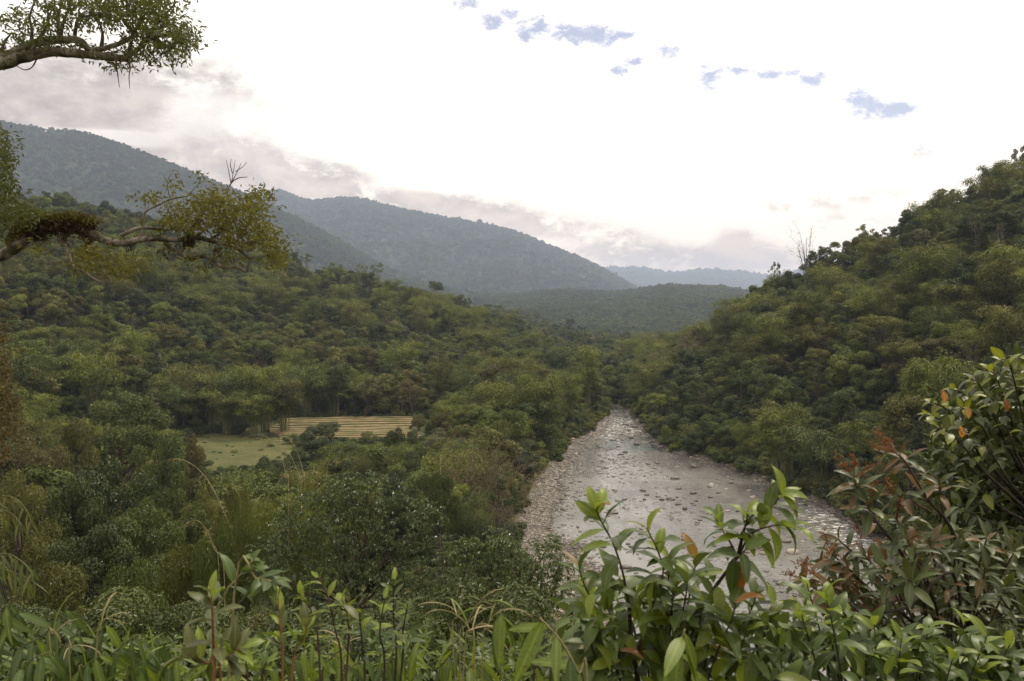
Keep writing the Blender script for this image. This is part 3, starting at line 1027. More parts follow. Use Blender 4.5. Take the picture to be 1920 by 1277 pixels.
def scatter(rng, y0, y1, sp, px0=-380, px1=2300):
    """jittered rows over the land; sp: spacing as a function of distance"""
    xs, ys = [], []
    y = y0
    while y < y1:
        s = sp(y)
        x0, x1 = (px0 - 960) / FPX * y, (px1 - 960) / FPX * y
        n = max(1, int((x1 - x0) / s))
        x = x0 + (np.arange(n) + rng.random(n)) * s
        xs.append(x)
        ys.append(y + rng.uniform(-0.5, 0.5, n) * s)
        y += s * 0.92
    return np.concatenate(xs), np.concatenate(ys)


# heights the near growth must stay under so that meadow, field and river show
_LIM = np.array([(-400, 690), (0, 740), (60, 770), (340, 800), (352, 826), (372, 884), (560, 884), (575, 832), (780, 826), (796, 760), (830, 700), (880, 670), (1000, 680), (1135, 700), (1300, 800)], float)


def row_limit(px, half):
    return np.maximum.reduce([np.interp(px + k * half, _LIM[:, 0], _LIM[:, 1]) for k in (-1, -0.5, 0, 0.5, 1)])


def in_poly(X, Y, poly):
    ins = np.zeros(len(X), bool)
    n = len(poly)
    for i in range(n):
        x1, y1 = poly[i]
        x2, y2 = poly[(i + 1) % n]
        c = ((y1 > Y) != (y2 > Y)) & (X < (x2 - x1) * (Y - y1) / (y2 - y1 + 1e-12) + x1)
        ins ^= c
    return ins


def grow(poly, k):
    p = np.array(poly)
    c = p.mean(0)
    d = p - c
    return c + d * (1 + k / np.linalg.norm(d, axis=1, keepdims=True))


rng = np.random.default_rng(20)
X, Y = scatter(rng, 92, 960, lambda y: max(5.0, 0.0125 * y))
n = len(X)
Zg = land(X, Y)
px = 960 + FPX * X / Y
foot = np.interp(px, _COLS[:, 0], _COLS[:, 1])
# which plant
patch = fbm(X / 38.0 + 3, Y / 38.0, 3) + 0.10 * rng.normal(size=n)
tonef = fbm(X / 30.0 + 70, Y / 30.0 + 20, 3) * 1.8 + rng.normal(size=n) * 0.55
right = px > 1195
tree_names = ['rounded', 'domed', 'tall', 'flat topped', 'ragged', 'pointed', 'low', 'open']
pw = np.array([0.25, 0.23, 0.10, 0.09, 0.11, 0.05, 0.13, 0.04])
kind = rng.choice(8, size=n, p=pw / pw.sum())
names = np.array(tree_names, dtype=object)[kind]
bam = (patch > 0.15) & (Y < 520)
# bamboo stands: the right slope's middle belt and the left river bank
belt = right & (np.abs((EYE - Zg) / Y * FPX + HOR - np.interp(px, [1250, 1500, 1920], [700, 640, 610])) < 45)
bam |= belt & (rng.random(n) < 0.45)
bank = (~right) & (px > 820) & (Y < foot + 60) & (Y > 170)
bam |= bank & (rng.random(n) < 0.22)
names[bam] = np.array(['plumed', 'arching', 'upright'], dtype=object)[rng.choice(3, size=n, p=[0.4, 0.45, 0.15])][bam]
tone = np.digitize(tonef, [-0.42, 0.12, 0.52, 0.86])
tone = np.where((tone == 4) & (rng.random(n) < 0.45), 2, tone)
tone = np.where(bam, np.array([1, 2, 3, 3])[rng.integers(0, 4, n)], tone)
sc = rng.choice([0.58, 0.85, 1.08, 1.6], size=n, p=[0.27, 0.3, 0.26, 0.17]) * rng.uniform(0.88, 1.12, n) * np.interp(Y, [90, 380, 700], [0.9, 1.05, 1.2])
ridge = np.interp(px, _COLS[:, 0], _C_R)
onridge = np.abs(Y - ridge) < 14
names = np.where(onridge & (rng.random(n) < 0.6), np.array(['ragged', 'rounded', 'low'], dtype=object)[rng.integers(0, 3, n)], names)
names = np.where(onridge & (names == 'flat topped'), 'ragged', names)
H = np.array([SHAPES[a][2] for a in names])
RR = np.array([SHAPES[a][3] for a in names])
ok = ~in_river(X, Y, -0.6) & (Zg > 0.3)
ok &= seen(X, Y, Zg + H * sc + 1, 0.012)
for P_, k_ in ((MEADOW, 2.0), (CLEARING, 2.0)):
    ok &= ~in_poly(X, Y, grow(P_, k_))
ok &= ~((X > FIELD_X[0] - 1) & (X < FIELD_X[1] + 2) & (Y > FIELD_Y[0] - 3) & (Y < FIELD_Y[1] + 4))
# keep the view open
lim = row_limit(px, RR * sc * FPX / Y)
front = (Y < foot - 4) & (~right)
back_field = (px > 350) & (px < 800) & (Y > FIELD_Y[1])
hmax = EYE - (lim - HOR) / FPX * Y - Zg
s2 = np.minimum(sc, hmax / H)
sc = np.where(front & ~back_field, s2, sc)
ok &= sc * H > 1.6
small = ok & front & (sc < 0.42)
names = np.where(small, 'shrub', names)
sc = np.where(small, np.maximum(sc * H / 2.4, 0.7), sc)
hx, hr = names, None
ok &= ~(front & (px > 925) & (Y < 150) & bam)
ok &= ~(front & in_river(X + RR * sc * np.where(Y < 185, 0.85, 0.35), Y, 0))
F = dict(X=X[ok], Y=Y[ok], Z=Zg[ok], names=names[ok], tone=tone[ok], sc=sc[ok], rot=rng.uniform(0, 6.283, ok.sum()), px=px[ok], right=right[ok])

# stones of the river
def stone_mesh(seed, flat):
    rg = np.random.default_rng(seed)
    import bmesh
    bm = bmesh.new()
    bmesh.ops.create_icosphere(bm, subdivisions=2, radius=1.0)
    off = rg.uniform(0, 50, 3)
    dirs = norm(rg.normal(size=(7, 3)))
    cut = rg.uniform(0.72, 0.98, 7)
    for v in bm.verts:
        c = np.array(v.co)
        for d, k in zip(dirs, cut):
            e = c @ d - k
            if e > 0:
                c = c - d * e * 0.9
        s = 1 + 0.35 * float(fbm(c[0] * 1.3 + off[0], c[1] * 1.3 + off[1] + c[2], 3))
        v.co = Vector((c[0] * s, c[1] * s * rg.uniform(0.97, 1.03) * 0.8, c[2] * s * flat))
    me = bpy.data.meshes.new('stone')
    bm.to_mesh(me)
    bm.free()
    for p in me.polygons:
        p.use_smooth = True
    me.materials.append(M['stone'])
    return me


def stone_build(w, p, out):
    tc = w.n('ShaderNodeTexCoord')
    oi = w.n('ShaderNodeObjectInfo')
    n1 = w.noise(tc.outputs['Object'], 2.2, 6.0, 0.65)
    c = w.mix(oi.outputs['Random'], (0.115, 0.098, 0.080), (0.34, 0.30, 0.255))
    c = w.mix(w.ss(n1, 0.42, 0.7, 0, 0.6), c, (0.075, 0.062, 0.05))
    w.link(c, p.inputs['Base Color'])
    bp = w.n('ShaderNodeBump')
    bp.inputs['Strength'].default_value = 0.5
    bp.inputs['Distance'].default_value = 0.1
    w.link(n1, bp.inputs['Height'])
    w.link(bp.outputs[0], p.inputs['Normal'])


def wet_build(w, p, out):
    tc = w.n('ShaderNodeTexCoord')
    oi = w.n('ShaderNodeObjectInfo')
    n1 = w.noise(tc.outputs['Object'], 2.2, 6.0, 0.65)
    c = w.mix(oi.outputs['Random'], (0.035, 0.029, 0.023), (0.095, 0.078, 0.060))
    c = w.mix(w.ss(n1, 0.42, 0.7, 0, 0.6), c, (0.045, 0.036, 0.03))
    w.link(c, p.inputs['Base Color'])
    bp = w.n('ShaderNodeBump')
    bp.inputs['Strength'].default_value = 0.5
    bp.inputs['Distance'].default_value = 0.1
    w.link(n1, bp.inputs['Height'])
    w.link(bp.outputs[0], p.inputs['Normal'])


M['stone'] = principled('dry river stone', stone_build, 0.8, 0.3)
M['wet stone'] = principled('wet river stone', wet_build, 0.55, 0.4)
STONES = [stone_mesh(60 + i, f) for i, f in enumerate((0.42, 0.5, 0.36, 0.58, 0.45, 0.62))]
STONE_COL = bpy.data.collections.new('river stones')
for i, me in enumerate(STONES):
    for wet in (0, 1):
        o = bpy.data.objects.new('bar_stone.%03d' % (i * 2 + wet + 1), me)
        o.material_slots[0].link = 'OBJECT'
        o.material_slots[0].material = M['wet stone' if wet else 'stone']
        STONE_COL.objects.link(o)

rs = np.random.default_rng(5)
# the boulders one can pick out
big = [(1487, 1036, 1.15), (1395, 1012, 0.55), (1430, 1038, 0.6), (1300, 925, 0.75), (1265, 898, 0.9), (1332, 932, 0.6), (1150, 962, 0.75),
       (1232, 868, 0.8), (1215, 870, 0.6), (1180, 808, 0.9), (1172, 797, 1.2), (1190, 801, 1.3), (1205, 806, 1.1), (1186, 812, 0.8), (1165, 815, 0.8), (1530, 1085, 0.7), (1120, 930, 0.6), (1400, 1035, 0.5)]
boulders = []
for px_, py_, r_ in big:
    x_, y_ = flat_pt(px_, py_, 0.05)
    boulders.append((x_, y_, r_))
while len(boulders) < 300:
    y_ = rs.uniform(92, 262) if rs.random() < 0.6 else rs.uniform(100, 160)
    xl_, xr_, gw_ = river_edges(y_)
    x_ = rs.uniform(xl_ + gw_ * 0.8, xr_ - 1.5)
    if fbm(x_ / 12.0 + 9, y_ / 9.0, 3) < -0.04 and rs.random() < 0.8:
        continue
    r_ = min(1.3, math.exp(rs.normal(-0.85, 0.38))) * np.interp(y_, [100, 260], [0.9, 1.35])
    if all((x_ - b[0]) ** 2 + (y_ - b[1]) ** 2 > (r_ + b[2]) ** 2 * 0.8 for b in boulders):
        boulders.append((x_, y_, r_))
for i, (x_, y_, r_) in enumerate(boulders):
    hero = i < len(big)
    o = bpy.data.objects.new('river_boulder', STONES[int(rs.integers(0, 6))])
    o.material_slots[0].link = 'OBJECT'
    pale = rs.random() < 0.25 or i == 0
    o.material_slots[0].material = M['stone' if pale else 'wet stone']
    COL.objects.link(o)
    z_ = max(0.0, land1(x_, y_))
    o.location = (x_, y_, z_ + r_ * (0.08 if hero else rs.uniform(-0.08, 0.06)))
    o.rotation_euler = (rs.uniform(-0.15, 0.15), rs.uniform(-0.15, 0.15), rs.uniform(0, 6.28))
    o.scale = (r_ * rs.uniform(0.85, 1.25), r_, r_ * rs.uniform(0.8, 1.1))
    xl_, xr_, gw_ = river_edges(y_)
    f_ = (x_ - xl_) / (xr_ - xl_)
    where = ('by the left gravel bar' if f_ < 0.33 else 'in midstream' if f_ < 0.7 else 'near the wooded right bank')
    reach = ('of the nearest reach' if y_ < 115 else 'of the wide reach' if y_ < 165 else 'of the narrowing reach' if y_ < 220 else 'at the far rapids')
    size = 'large' if r_ > 0.7 else 'middling' if r_ > 0.42 else 'small'
    col_ = 'pale dry' if pale else 'dark wet'
    lab = '%s %s river stone %s %s' % (size, col_, where, reach)
    if i == 0:
        lab = 'broad pale flat boulder standing alone in the water left of the red shrub'
    tag(o, lab, 'boulder', '%s %s stones %s %s' % (size, col_, where, reach))

# loose stones of the bars: too many to count
sx_, sy_ = [], []
k = 26000
yy = 92 + (285 - 92) * rs.random(k) ** 1.35
xl_, xr_, gw_ = river_edges(yy)
side = rs.random(k)
xx = np.where(side < 0.45, xl_ + gw_ * (rs.random(k) * 1.35 - 0.05), np.where(side < 0.56, xr_ - 3.4 * rs.random(k) + 0.3, xl_ + (xr_ - xl_) * rs.random(k)))
ssz = rs.uniform(0.10, 0.24, k) * np.where(rs.random(k) < 0.10, 2.0, 1.0) * np.interp(yy, [95, 260], [0.85, 1.45])
zz = land(xx, yy)
mid_ = side >= 0.56
midkind = mid_
cl_ = fbm(xx / 8.0 + 3, yy / 6.0, 3)
keep = (zz > -0.25) & (~mid_) | (mid_ & (cl_ > 0.015) & (zz > -0.85) & (rs.random(k) < 0.75))
xx, yy, zz, ssz, mid_ = xx[keep], yy[keep], zz[keep], ssz[keep], mid_[keep]
k = len(xx)
wet_ = (rs.random(k) < np.where(mid_, 1.0, np.where(zz < 0.08, 0.75, 0.25))).astype(int)
stones = wood_of('river_stones', 'loose pale stones of the gravel bars along both river banks', 'stones',
                 np.stack([xx, yy, np.maximum(zz, np.where(mid_, -0.01, -0.10)) + ssz * np.where(mid_, 0.0, 0.1)], 1), rs.integers(0, 6, k) * 2 + wet_, rs.uniform(0, 6.28, k), np.stack([ssz * np.where(mid_, 1.55, 1.2), ssz, ssz * np.where(mid_, 0.8, 1.0)], 1))
stones.modifiers[0].node_group.nodes['Collection Info'].inputs['Collection'].default_value = STONE_COL


# ------------------------------------------------------------------ trees one can point at
def plant_thing(nm, tone, x, y, z, sxy, sz, rot, label, group=None, mat=None):
    kind = SHAPES[nm][4]
    name, a, b, cat = {'tree': ('tree', 'crown', 'trunk', 'tree'), 'bamboo': ('bamboo_clump', 'foliage', 'culms', 'bamboo'),
                       'shrub': ('shrub', 'foliage', 'stems', 'shrub')}[kind]
    root = thing(name, label, cat, (x, y, z), group)
    root.rotation_euler[2] = rot
    root.scale = (sxy, sxy, sz)
    c = bpy.data.objects.new(a, CROWN_ME[nm])
    c.material_slots[0].link = 'OBJECT'
    c.material_slots[0].material = mat or M[('near ' if nm.startswith('near') else '') + TONES[tone]]
    link(c, root)
    link(bpy.data.objects.new(b, TRUNK_ME[nm]), root)
    return root


HERO = [
    # column, distance, row of the top, width in pixels, shape, tone, words
    (225, 108, 716, 185, 'near layered', 1, 'big spreading tree with layered green crown left of the bamboo grove'),
    (130, 98, 768, 120, 'near layered', 2, 'olive layered tree standing left of the big spreading tree'),
    (45, 92, 770, 130, 'near ragged', 4, 'brownish ragged tree at the foot of the left hill'),
    (300, 92, 790, 110, 'near rounded', 1, 'rounded green tree in front of the big spreading tree'),
    (365, 96, 792, 80, 'near ragged', 4, 'pinkish brown thin-leaved tree at the left corner of the meadow'),
    (210, 62, 838, 180, 'near rounded', 0, 'large dark green tree under the big spreading tree'),
    (110, 58, 868, 150, 'near rounded', 1, 'leafy green tree left of the large dark one on the near slope'),
    (40, 52, 850, 160, 'near ragged', 2, 'olive brown tree behind the hanging bamboo leaves'),
    (310, 60, 868, 140, 'near ragged', 1, 'ragged green tree right of the large dark green tree'),
    (385, 66, 890, 110, 'near ragged', 2, 'olive scrubby tree below the meadow edge'),
    (440, 60, 905, 90, 'near shrub', 2, 'olive bush below the meadow where reeds arch over'),
    (270, 46, 935, 170, 'near rounded', 1, 'leafy green tree in the hollow below the dark trees'),
    (160, 44, 960, 170, 'near rounded', 0, 'very dark tree low on the near slope'),
    (400, 35, 985, 130, 'near shrub', 1, 'low bushy green growth under the arching reeds'),
    (330, 36, 1010, 150, 'near shrub', 2, 'olive bush on the near slope behind the blurred sapling'),
    (250, 30, 1045, 170, 'near shrub', 1, 'leafy bush above the broad-leaved grass'),
    (90, 32, 1050, 190, 'near shrub', 2, 'tangled olive bush below the hanging bamboo leaves'),
    (506, 112, 846, 72, 'near rounded', 0, 'smooth round dark bush-like tree at the near edge of the meadow'),
    (545, 37, 915, 130, 'near bamboo', 3, 'feathery yellow green bamboo left of the glossy-leaved tree'),
    (450, 37, 945, 100, 'near bamboo', 1, 'feathery green bamboo under the arching reeds'),
    (598, 160, 789, 72, 'near rounded', 0, 'dark green tree in front of the left end of the ploughed field'),
    (655, 130, 826, 80, 'near layered', 1, 'layered green tree before the middle of the ploughed field'),
    (742, 140, 794, 54, 'near rounded', 0, 'pointed dark tree before the right end of the ploughed field'),
    (700, 118, 846, 78, 'near bamboo', 2, 'light bushy bamboo below the pointed dark tree'),
    (790, 118, 828, 84, 'near rounded', 1, 'rounded green tree right of the pointed dark tree'),
    (760, 92, 868, 110, 'near rounded', 0, 'dark rounded tree behind the glossy-leaved tree'),
    (640, 92, 872, 110, 'near layered', 1, 'leafy tree behind the top of the glossy-leaved tree'),
    (850, 92, 920, 110, 'near bamboo', 1, 'green bamboo tuft right of the glossy-leaved tree'),
    (910, 92, 965, 90, 'near rounded', 0, 'dark rounded bush beside the gravel bar'),
    (905, 185, 750, 62, 'near rounded', 3, 'tree with yellow flowering top left of the river'),
    (822, 80, 862, 90, 'near layered', 1, 'leafy tree at the foot of the single pale shoot'),
    (785, 212, 776, 40, 'near shrub', 2, 'bush at the right end of the ploughed field'),
    (548, 188, 812, 40, 'near shrub', 1, 'bush at the left lower corner of the ploughed field'),
    (690, 186, 808, 44, 'near shrub', 2, 'bush at the lower edge of the ploughed field left of the pointed tree'),
    (776, 176, 806, 44, 'near shrub', 1, 'bush right of the pointed dark tree below the field'),
    (620, 205, 790, 50, 'near shrub', 1, 'bush growing on the left half of the ploughed field'),
    (985, 158, 842, 66, 'near rounded', 0, 'dark leafy bush at the edge of the gravel bar'),
    (950, 172, 822, 70, 'near bamboo', 1, 'green bamboo behind the gravel bar'),
    (820, 165, 800, 80, 'near ragged', 4, 'thin brownish tree right of the ploughed field'),
    (870, 150, 818, 80, 'near layered', 1, 'spreading green tree between field and river'),
    (1395, 350, 552, 50, 'rounded', 0, 'dark dense tree at the left foot of the right hill crest'),
    (1376, 352, 572, 34, 'rounded', 0, 'small dark tree left of the dense one on the right hill edge'),
    (1453, 342, 484, 26, 'open', 0, 'leaning thin dark tree at the left end of the right crest'),
    (1540, 328, 455, 50, 'ragged', 1, 'wide ragged tree on the right crest beside the tall pale trunk'),
    (1622, 322, 414, 40, 'open', 2, 'airy bare-topped tree midway along the right crest'),
    (1692, 320, 400, 40, 'ragged', 0, 'ragged dark tree on the right crest below the big one'),
    (1768, 318, 343, 58, 'ragged', 0, 'tallest dark tree standing against the sky on the right crest'),
    (1735, 318, 376, 40, 'tall', 0, 'narrow dark tree left of the tallest one on the right crest'),
    (1828, 315, 352, 46, 'ragged', 0, 'low ragged tree right of the tallest one on the crest'),
    (1868, 313, 312, 30, 'open', 4, 'reddish thin tree on the upper right crest'),
    (1912, 312, 262, 38, 'ragged', 4, 'uppermost thin tree at the right end of the crest'),
    (818, 618, 520, 34, 'tall', 0, 'dark tall tree standing out on the left ridge'),
    (655, 560, 503, 46, 'rounded', 0, 'rounded dark tree on the left ridge under the blue mountain'),
    (556, 520, 470, 40, 'domed', 0, 'domed dark tree on the left ridge beyond the branch tip'),
    (118, 455, 352, 46, 'rounded', 1, 'rounded tree on the left ridge above the mossy branch'),
    (205, 462, 374, 40, 'domed', 0, 'dark domed tree on the left ridge right of the rounded one'),
]
# the bamboo grove behind the meadow
for i, (px_, y_, top_, w_) in enumerate([(292, 212, 706, 84), (345, 214, 690, 90), (398, 213, 694, 84), (448, 211, 696, 92), (500, 209, 688, 96), (532, 205, 705, 80),
                                         (478, 200, 735, 70), (575, 238, 688, 84), (625, 240, 700, 80), (665, 243, 712, 70), (705, 248, 706, 66), (322, 205, 722, 80), (425, 204, 728, 80)]):
    HERO.append((px_, y_, top_, w_, ['plumed', 'arching', 'plumed'][i % 3], [3, 2, 3, 1][i % 4],
                 '%s clump of the tall bamboo grove behind the meadow and field' %
                 ['leftmost', 'second from left', 'fourth from left', 'sixth from left', 'eighth from left', 'ninth from left', 'front drooping', 'first behind the field',
                  'second behind the field', 'third behind the field', 'rightmost', 'third from left', 'fifth from left'][i]))

rh = np.random.default_rng(77)
occ = np.zeros((430, 640), np.float32)


def cover(px, py0, py1, hw, paint=True):
    """share of a crown's outline not yet covered by what stands before it, and its shown area"""
    x0, x1, y0, y1 = (px - hw) / 3, (px + hw) / 3, py0 / 3, py1 / 3
    xa, xb, ya, yb = max(0, int(x0)), min(639, int(x1) + 1), max(0, int(y0)), min(425, int(y1) + 1)
    if xa >= xb or ya >= yb:
        return 0.0
    gy, gx = np.mgrid[ya:yb, xa:xb] + 0.5
    e = ((gx - (x0 + x1) / 2) / max(0.4, (x1 - x0) / 2)) ** 2 + ((gy - (y0 + y1) / 2) / max(0.4, (y1 - y0) / 2)) ** 2 < 1
    sub = occ[ya:yb, xa:xb]
    vis = float((e & (sub < 0.5)).sum())
    if paint:
        sub[e] = 1
    return vis * 9


hero_list = []
for px_, y_, top_, w_, nm, tn, lab in HERO:
    x_ = (px_ - 960) / FPX * y_
    z_ = land1(x_, y_)
    h_ = EYE - (top_ - HOR) / FPX * y_ - z_
    sz_ = h_ / SHAPES[nm][2]
    sxy_ = w_ / FPX * y_ / 2 / SHAPES[nm][3]
    hero_list.append((px_, y_, x_, z_, sxy_, sz_, nm, tn, lab, top_, w_))
for hxx in sorted(hero_list, key=lambda q: q[1]):
    px_, y_, x_, z_, sxy_, sz_, nm, tn, lab, top_, w_ = hxx
    grp = 'clumps of the bamboo grove' if 'grove behind' in lab else None
    plant_thing(nm, tn, x_, y_, z_, max(sxy_, 0.3), max(sz_, 0.3), rh.uniform(0, 6.28), lab, grp)
    base_ = HOR + (EYE - z_) / z_ * 0 + (EYE - z_) * FPX / y_
    cover(px_, top_, base_, w_ * 0.5)

# near slope: thicket between the named trees
X, Y = scatter(rh, 17, 92, lambda y: 1.5 + y * 0.022)
Zg = land(X, Y)
px = 960 + FPX * X / Y
n = len(X)
tb = np.where(rh.random(n) < 0.5, 0, 1)
okn = ~in_river(X, Y, 0.5) & (px < 985) & (Zg > 0.8)
hmax = EYE - (np.maximum(np.interp(px, [-400, 0, 400, 520, 700, 900, 960, 985], [960, 960, 985, 990, 985, 1040, 1080, 1110]), row_limit(px, 40)) - HOR) / FPX * Y - Zg
scn = np.minimum(rh.uniform(0.5, 1.1, n), hmax / 2.6)
okn &= scn > 0.22
near_idx = [PIDX[('near shrub', t)] for t in range(5)]
tn_ = np.digitize(fbm(X / 6.0, Y / 6.0, 3) * 2.4 + rh.normal(size=n) * 0.3, [-0.3, 0.3, 0.9, 9.0])
wood_of('near_thicket', 'dense dark thicket covering the near slope below the viewpoint', 'thicket',
        np.stack([X, Y, Zg - 0.1], 1)[okn], np.array(near_idx)[tn_][okn], rh.uniform(0, 6.28, n)[okn], np.stack([scn * 1.1, scn * 1.1, scn], 1)[okn])

# choose the trees that show largest; the rest make the woods
o_ = np.argsort(F['Y'])
shown = np.zeros(len(o_))
for i in o_:
    s_, nm = F['sc'][i], F['names'][i]
    top_ = HOR - (F['Z'][i] + SHAPES[nm][2] * s_ - EYE) / F['Y'][i] * FPX
    bot_ = HOR - (F['Z'][i] + 0.2 * SHAPES[nm][2] * s_ - EYE) / F['Y'][i] * FPX
    hw_ = SHAPES[nm][3] * s_ / F['Y'][i] * FPX
    shown[i] = cover(F['px'][i], top_, bot_, hw_)
kinds = np.array([SHAPES[a][4] for a in F['names']])
single = np.zeros(len(o_), bool)
nh = {k: sum(1 for h in hero_list if SHAPES[h[6]][4] == k) for k in ('tree', 'bamboo', 'shrub')}
for k, lim_ in (('tree', 285), ('bamboo', 200), ('shrub', 60)):
    c = np.where((kinds == k) & (shown > 60))[0]
    c = c[np.argsort(-shown[c])][:lim_ - nh[k]]
    single[c] = True


def zone(px, Y, t, right):
    if right:
        v = 'river edge' if t < 0.08 else 'low' if t < 0.3 else 'halfway' if t < 0.62 else 'high' if t < 0.9 else 'crest'
        hcol = ('by the far bend' if px < 1330 else 'above the narrow reach' if px < 1480 else 'above the wide reach' if px < 1640 else 'behind the red shrub' if px < 1760 else 'behind the dark bush')
        return 'right hill, %s, %s' % (v, hcol)
    if t <= 0:
        return ('valley floor by the meadow' if px < 560 else 'valley floor before the field' if px < 800 else 'valley floor beside the river') + (', near part' if Y < 140 else ', far part')
    v = 'foot' if t < 0.12 else 'low' if t < 0.32 else 'halfway' if t < 0.62 else 'high' if t < 0.9 else 'ridge'
    hcol = ('below the mossy branch' if px < 230 else 'below the branch tip' if px < 470 else 'above the bamboo grove' if px < 620 else
            'above the ploughed field' if px < 800 else 'left of the river' if px < 1000 else 'beside the far river end')
    return 'left hill, %s, %s' % (v, hcol)


cand = {}
for i in np.where(single)[0]:
    p_ = F['px'][i]
    ft = np.interp(p_, _COLS[:, 0], _COLS[:, 1])
    t = (F['Y'][i] - ft) / (np.interp(p_, _COLS[:, 0], _C_R) - ft)
    z_ = zone(p_, F['Y'][i], t, F['right'][i])
    nm = F['names'][i]
    base = '%s %s %s' % ('bushy' if nm == 'shrub' else nm, TONES[F['tone'][i]], {'tree': 'tree', 'bamboo': 'bamboo', 'shrub': 'shrub'}[kinds[i]])
    cand.setdefault((base, z_), []).append(i)
ORD = ['first', 'second', 'third', 'fourth', 'fifth', 'sixth', 'seventh', 'eighth', 'ninth', 'tenth', 'eleventh', 'twelfth']
for (base, z_), ids in cand.items():
    ids.sort(key=lambda i: F['px'][i])
    for k, i in enumerate(ids):
        if len(ids) == 1:
            lab = '%s, %s' % (base, z_)
        elif len(ids) == 2:
            lab = '%s, %s, %s of two' % (base, z_, ('left', 'right')[k])
        else:
            lab = '%s, %s, %s from left' % (base, z_, ORD[min(k, 11)])
        hill = z_.split(',')[0]
        s_ = F['sc'][i]
        plant_thing(F['names'][i], int(F['tone'][i]), F['X'][i], F['Y'][i], F['Z'][i] - 0.3, s_, s_ * rh.uniform(0.92, 1.1), F['rot'][i], lab,
                    {'tree': 'trees of the ', 'bamboo': 'bamboo clumps of the ', 'shrub': 'shrubs of the '}[kinds[i]] + hill)

rest = ~single
for side, nm, lab in ((False, 'forest', 'mixed forest of the left hill and valley floor'), (True, 'forest', 'mixed forest of the right hill above the river')):
    q = rest & (F['right'] == side)
    ids = np.array([PIDX[(a, t)] for a, t in zip(F['names'][q], F['tone'][q])])
    s_ = F['sc'][q]
    wood_of(nm, lab, 'forest', np.stack([F['X'][q], F['Y'][q], F['Z'][q] - 0.3], 1), ids, F['rot'][q], np.stack([s_, s_, s_], 1))

# undergrowth filling the gaps on the nearer slopes
X, Y = scatter(rh, 90, 420, lambda y: max(2.3, 0.0105 * y))
Zg = land(X, Y)
oku = ~in_river(X, Y, -0.9) & (Zg > 0.3) & ~((Y < 190) & (X < 25) & in_river(X, Y, 1.2)) & seen(X, Y, Zg + 2.5, 0.004)
for P_ in (MEADOW, CLEARING):
    oku &= ~in_poly(X, Y, grow(P_, 0.6))
oku &= ~((X > FIELD_X[0]) & (X < FIELD_X[1]) & (Y > FIELD_Y[0] - 2) & (Y < FIELD_Y[1] + 1.5))
X, Y, Zg = X[oku], Y[oku], Zg[oku]
n = len(X)
_xl, _xr, _ = river_edges(Y)
bankside = np.minimum(np.abs(_xl - X), np.abs(X - _xr)) < 7
us = rh.uniform(0.55, 1.15, n) * np.where(bankside, 1.55, 1.0)
ut = np.where(bankside, np.digitize(fbm(X / 9.0 + 4, Y / 9.0, 3) * 2.2 + rh.normal(size=n) * 0.4, [-0.5, 0.1, 0.5, 9]), (rh.random(n) < 0.25).astype(int))  # away from the banks dark tones only: shade between crowns put into the colour
ui = np.array([[PIDX[('shrub', t)] for t in range(5)], [PIDX[('creeper', t)] for t in range(5)]])[rh.integers(0, 2, n), ut]
wood_of('undergrowth', 'low leafy undergrowth between the trees on both slopes', 'undergrowth', np.stack([X, Y, Zg - 0.15], 1), ui, rh.uniform(0, 6.28, n), np.stack([us, us, us], 1))

# tufts of rank grass and weeds on the meadow
X, Y = scatter(rh, 150, 215, lambda y: 2.4)
qm = in_poly(X, Y, grow(MEADOW, 0.5))
edge = ~in_poly(X, Y, grow(MEADOW, -3.0))
qm &= (rh.random(len(X)) < np.where(edge, 0.75, 0.16))
X, Y = X[qm], Y[qm]
n = len(X)
ms = rh.uniform(0.10, 0.24, n) * np.where(rh.random(n) < 0.12, 2.0, 1)
wood_of('meadow_tufts', 'low tufts of rank grass and weeds scattered over the green meadow', 'weeds', np.stack([X, Y, land(X, Y) + 0.05], 1),
        np.array([PIDX[('creeper', t)] for t in (1, 2, 3)])[rh.integers(0, 3, n)], rh.uniform(0, 6.28, n), np.stack([ms * 1.6, ms * 1.6, ms], 1))

# far woods: middle hills and the blue mountains
for y0, y1, nm, lab, k in ((965, 2680, 'far_forest', 'hazy forest of the middle hills', 0.0056), (2685, 3700, 'far_forest', 'blue grey forest of the left mountain', 0.0052), (3705, 5700, 'far_forest', 'blue hazy forest of the cloud-capped mountain', 0.0052),
                           (7000, 10700, 'far_forest', 'faint forest of the farthest ranges', 0.0068)):
    X, Y = scatter(rh, y0, y1, lambda y: max(8.0, k * y))
    Zg = land(X, Y)
    s_ = np.maximum(8.0, k * Y) / 8.0 * rh.uniform(0.75, 1.2, len(X)) * np.where(rh.random(len(X)) < 0.06, 1.35, 1)
    q = seen(X, Y, Zg + 10 * s_, 0.006)
    X, Y, Zg, s_ = X[q], Y[q], Zg[q], s_[q]
    n = len(X)
    t_ = np.digitize(fbm(X / 120.0, Y / 120.0, 3) * 1.4 + rh.normal(size=n) * 0.3, [0.1, 0.75, 1.3])
    wood_of(nm, lab, 'forest', np.stack([X, Y, Zg - 1.5 * s_], 1), np.array([[PIDX[('far%d' % a, t)] for t in range(5)] for a in range(4)])[rh.integers(0, 4, n), t_],
            rh.uniform(0, 6.28, n), np.stack([s_, s_, s_ * rh.uniform(0.7, 1.05, n)], 1))
    print('far', y0, n)
print('hill trees', len(F['X']), 'single', int(single.sum()), 'undergrowth', len(us))

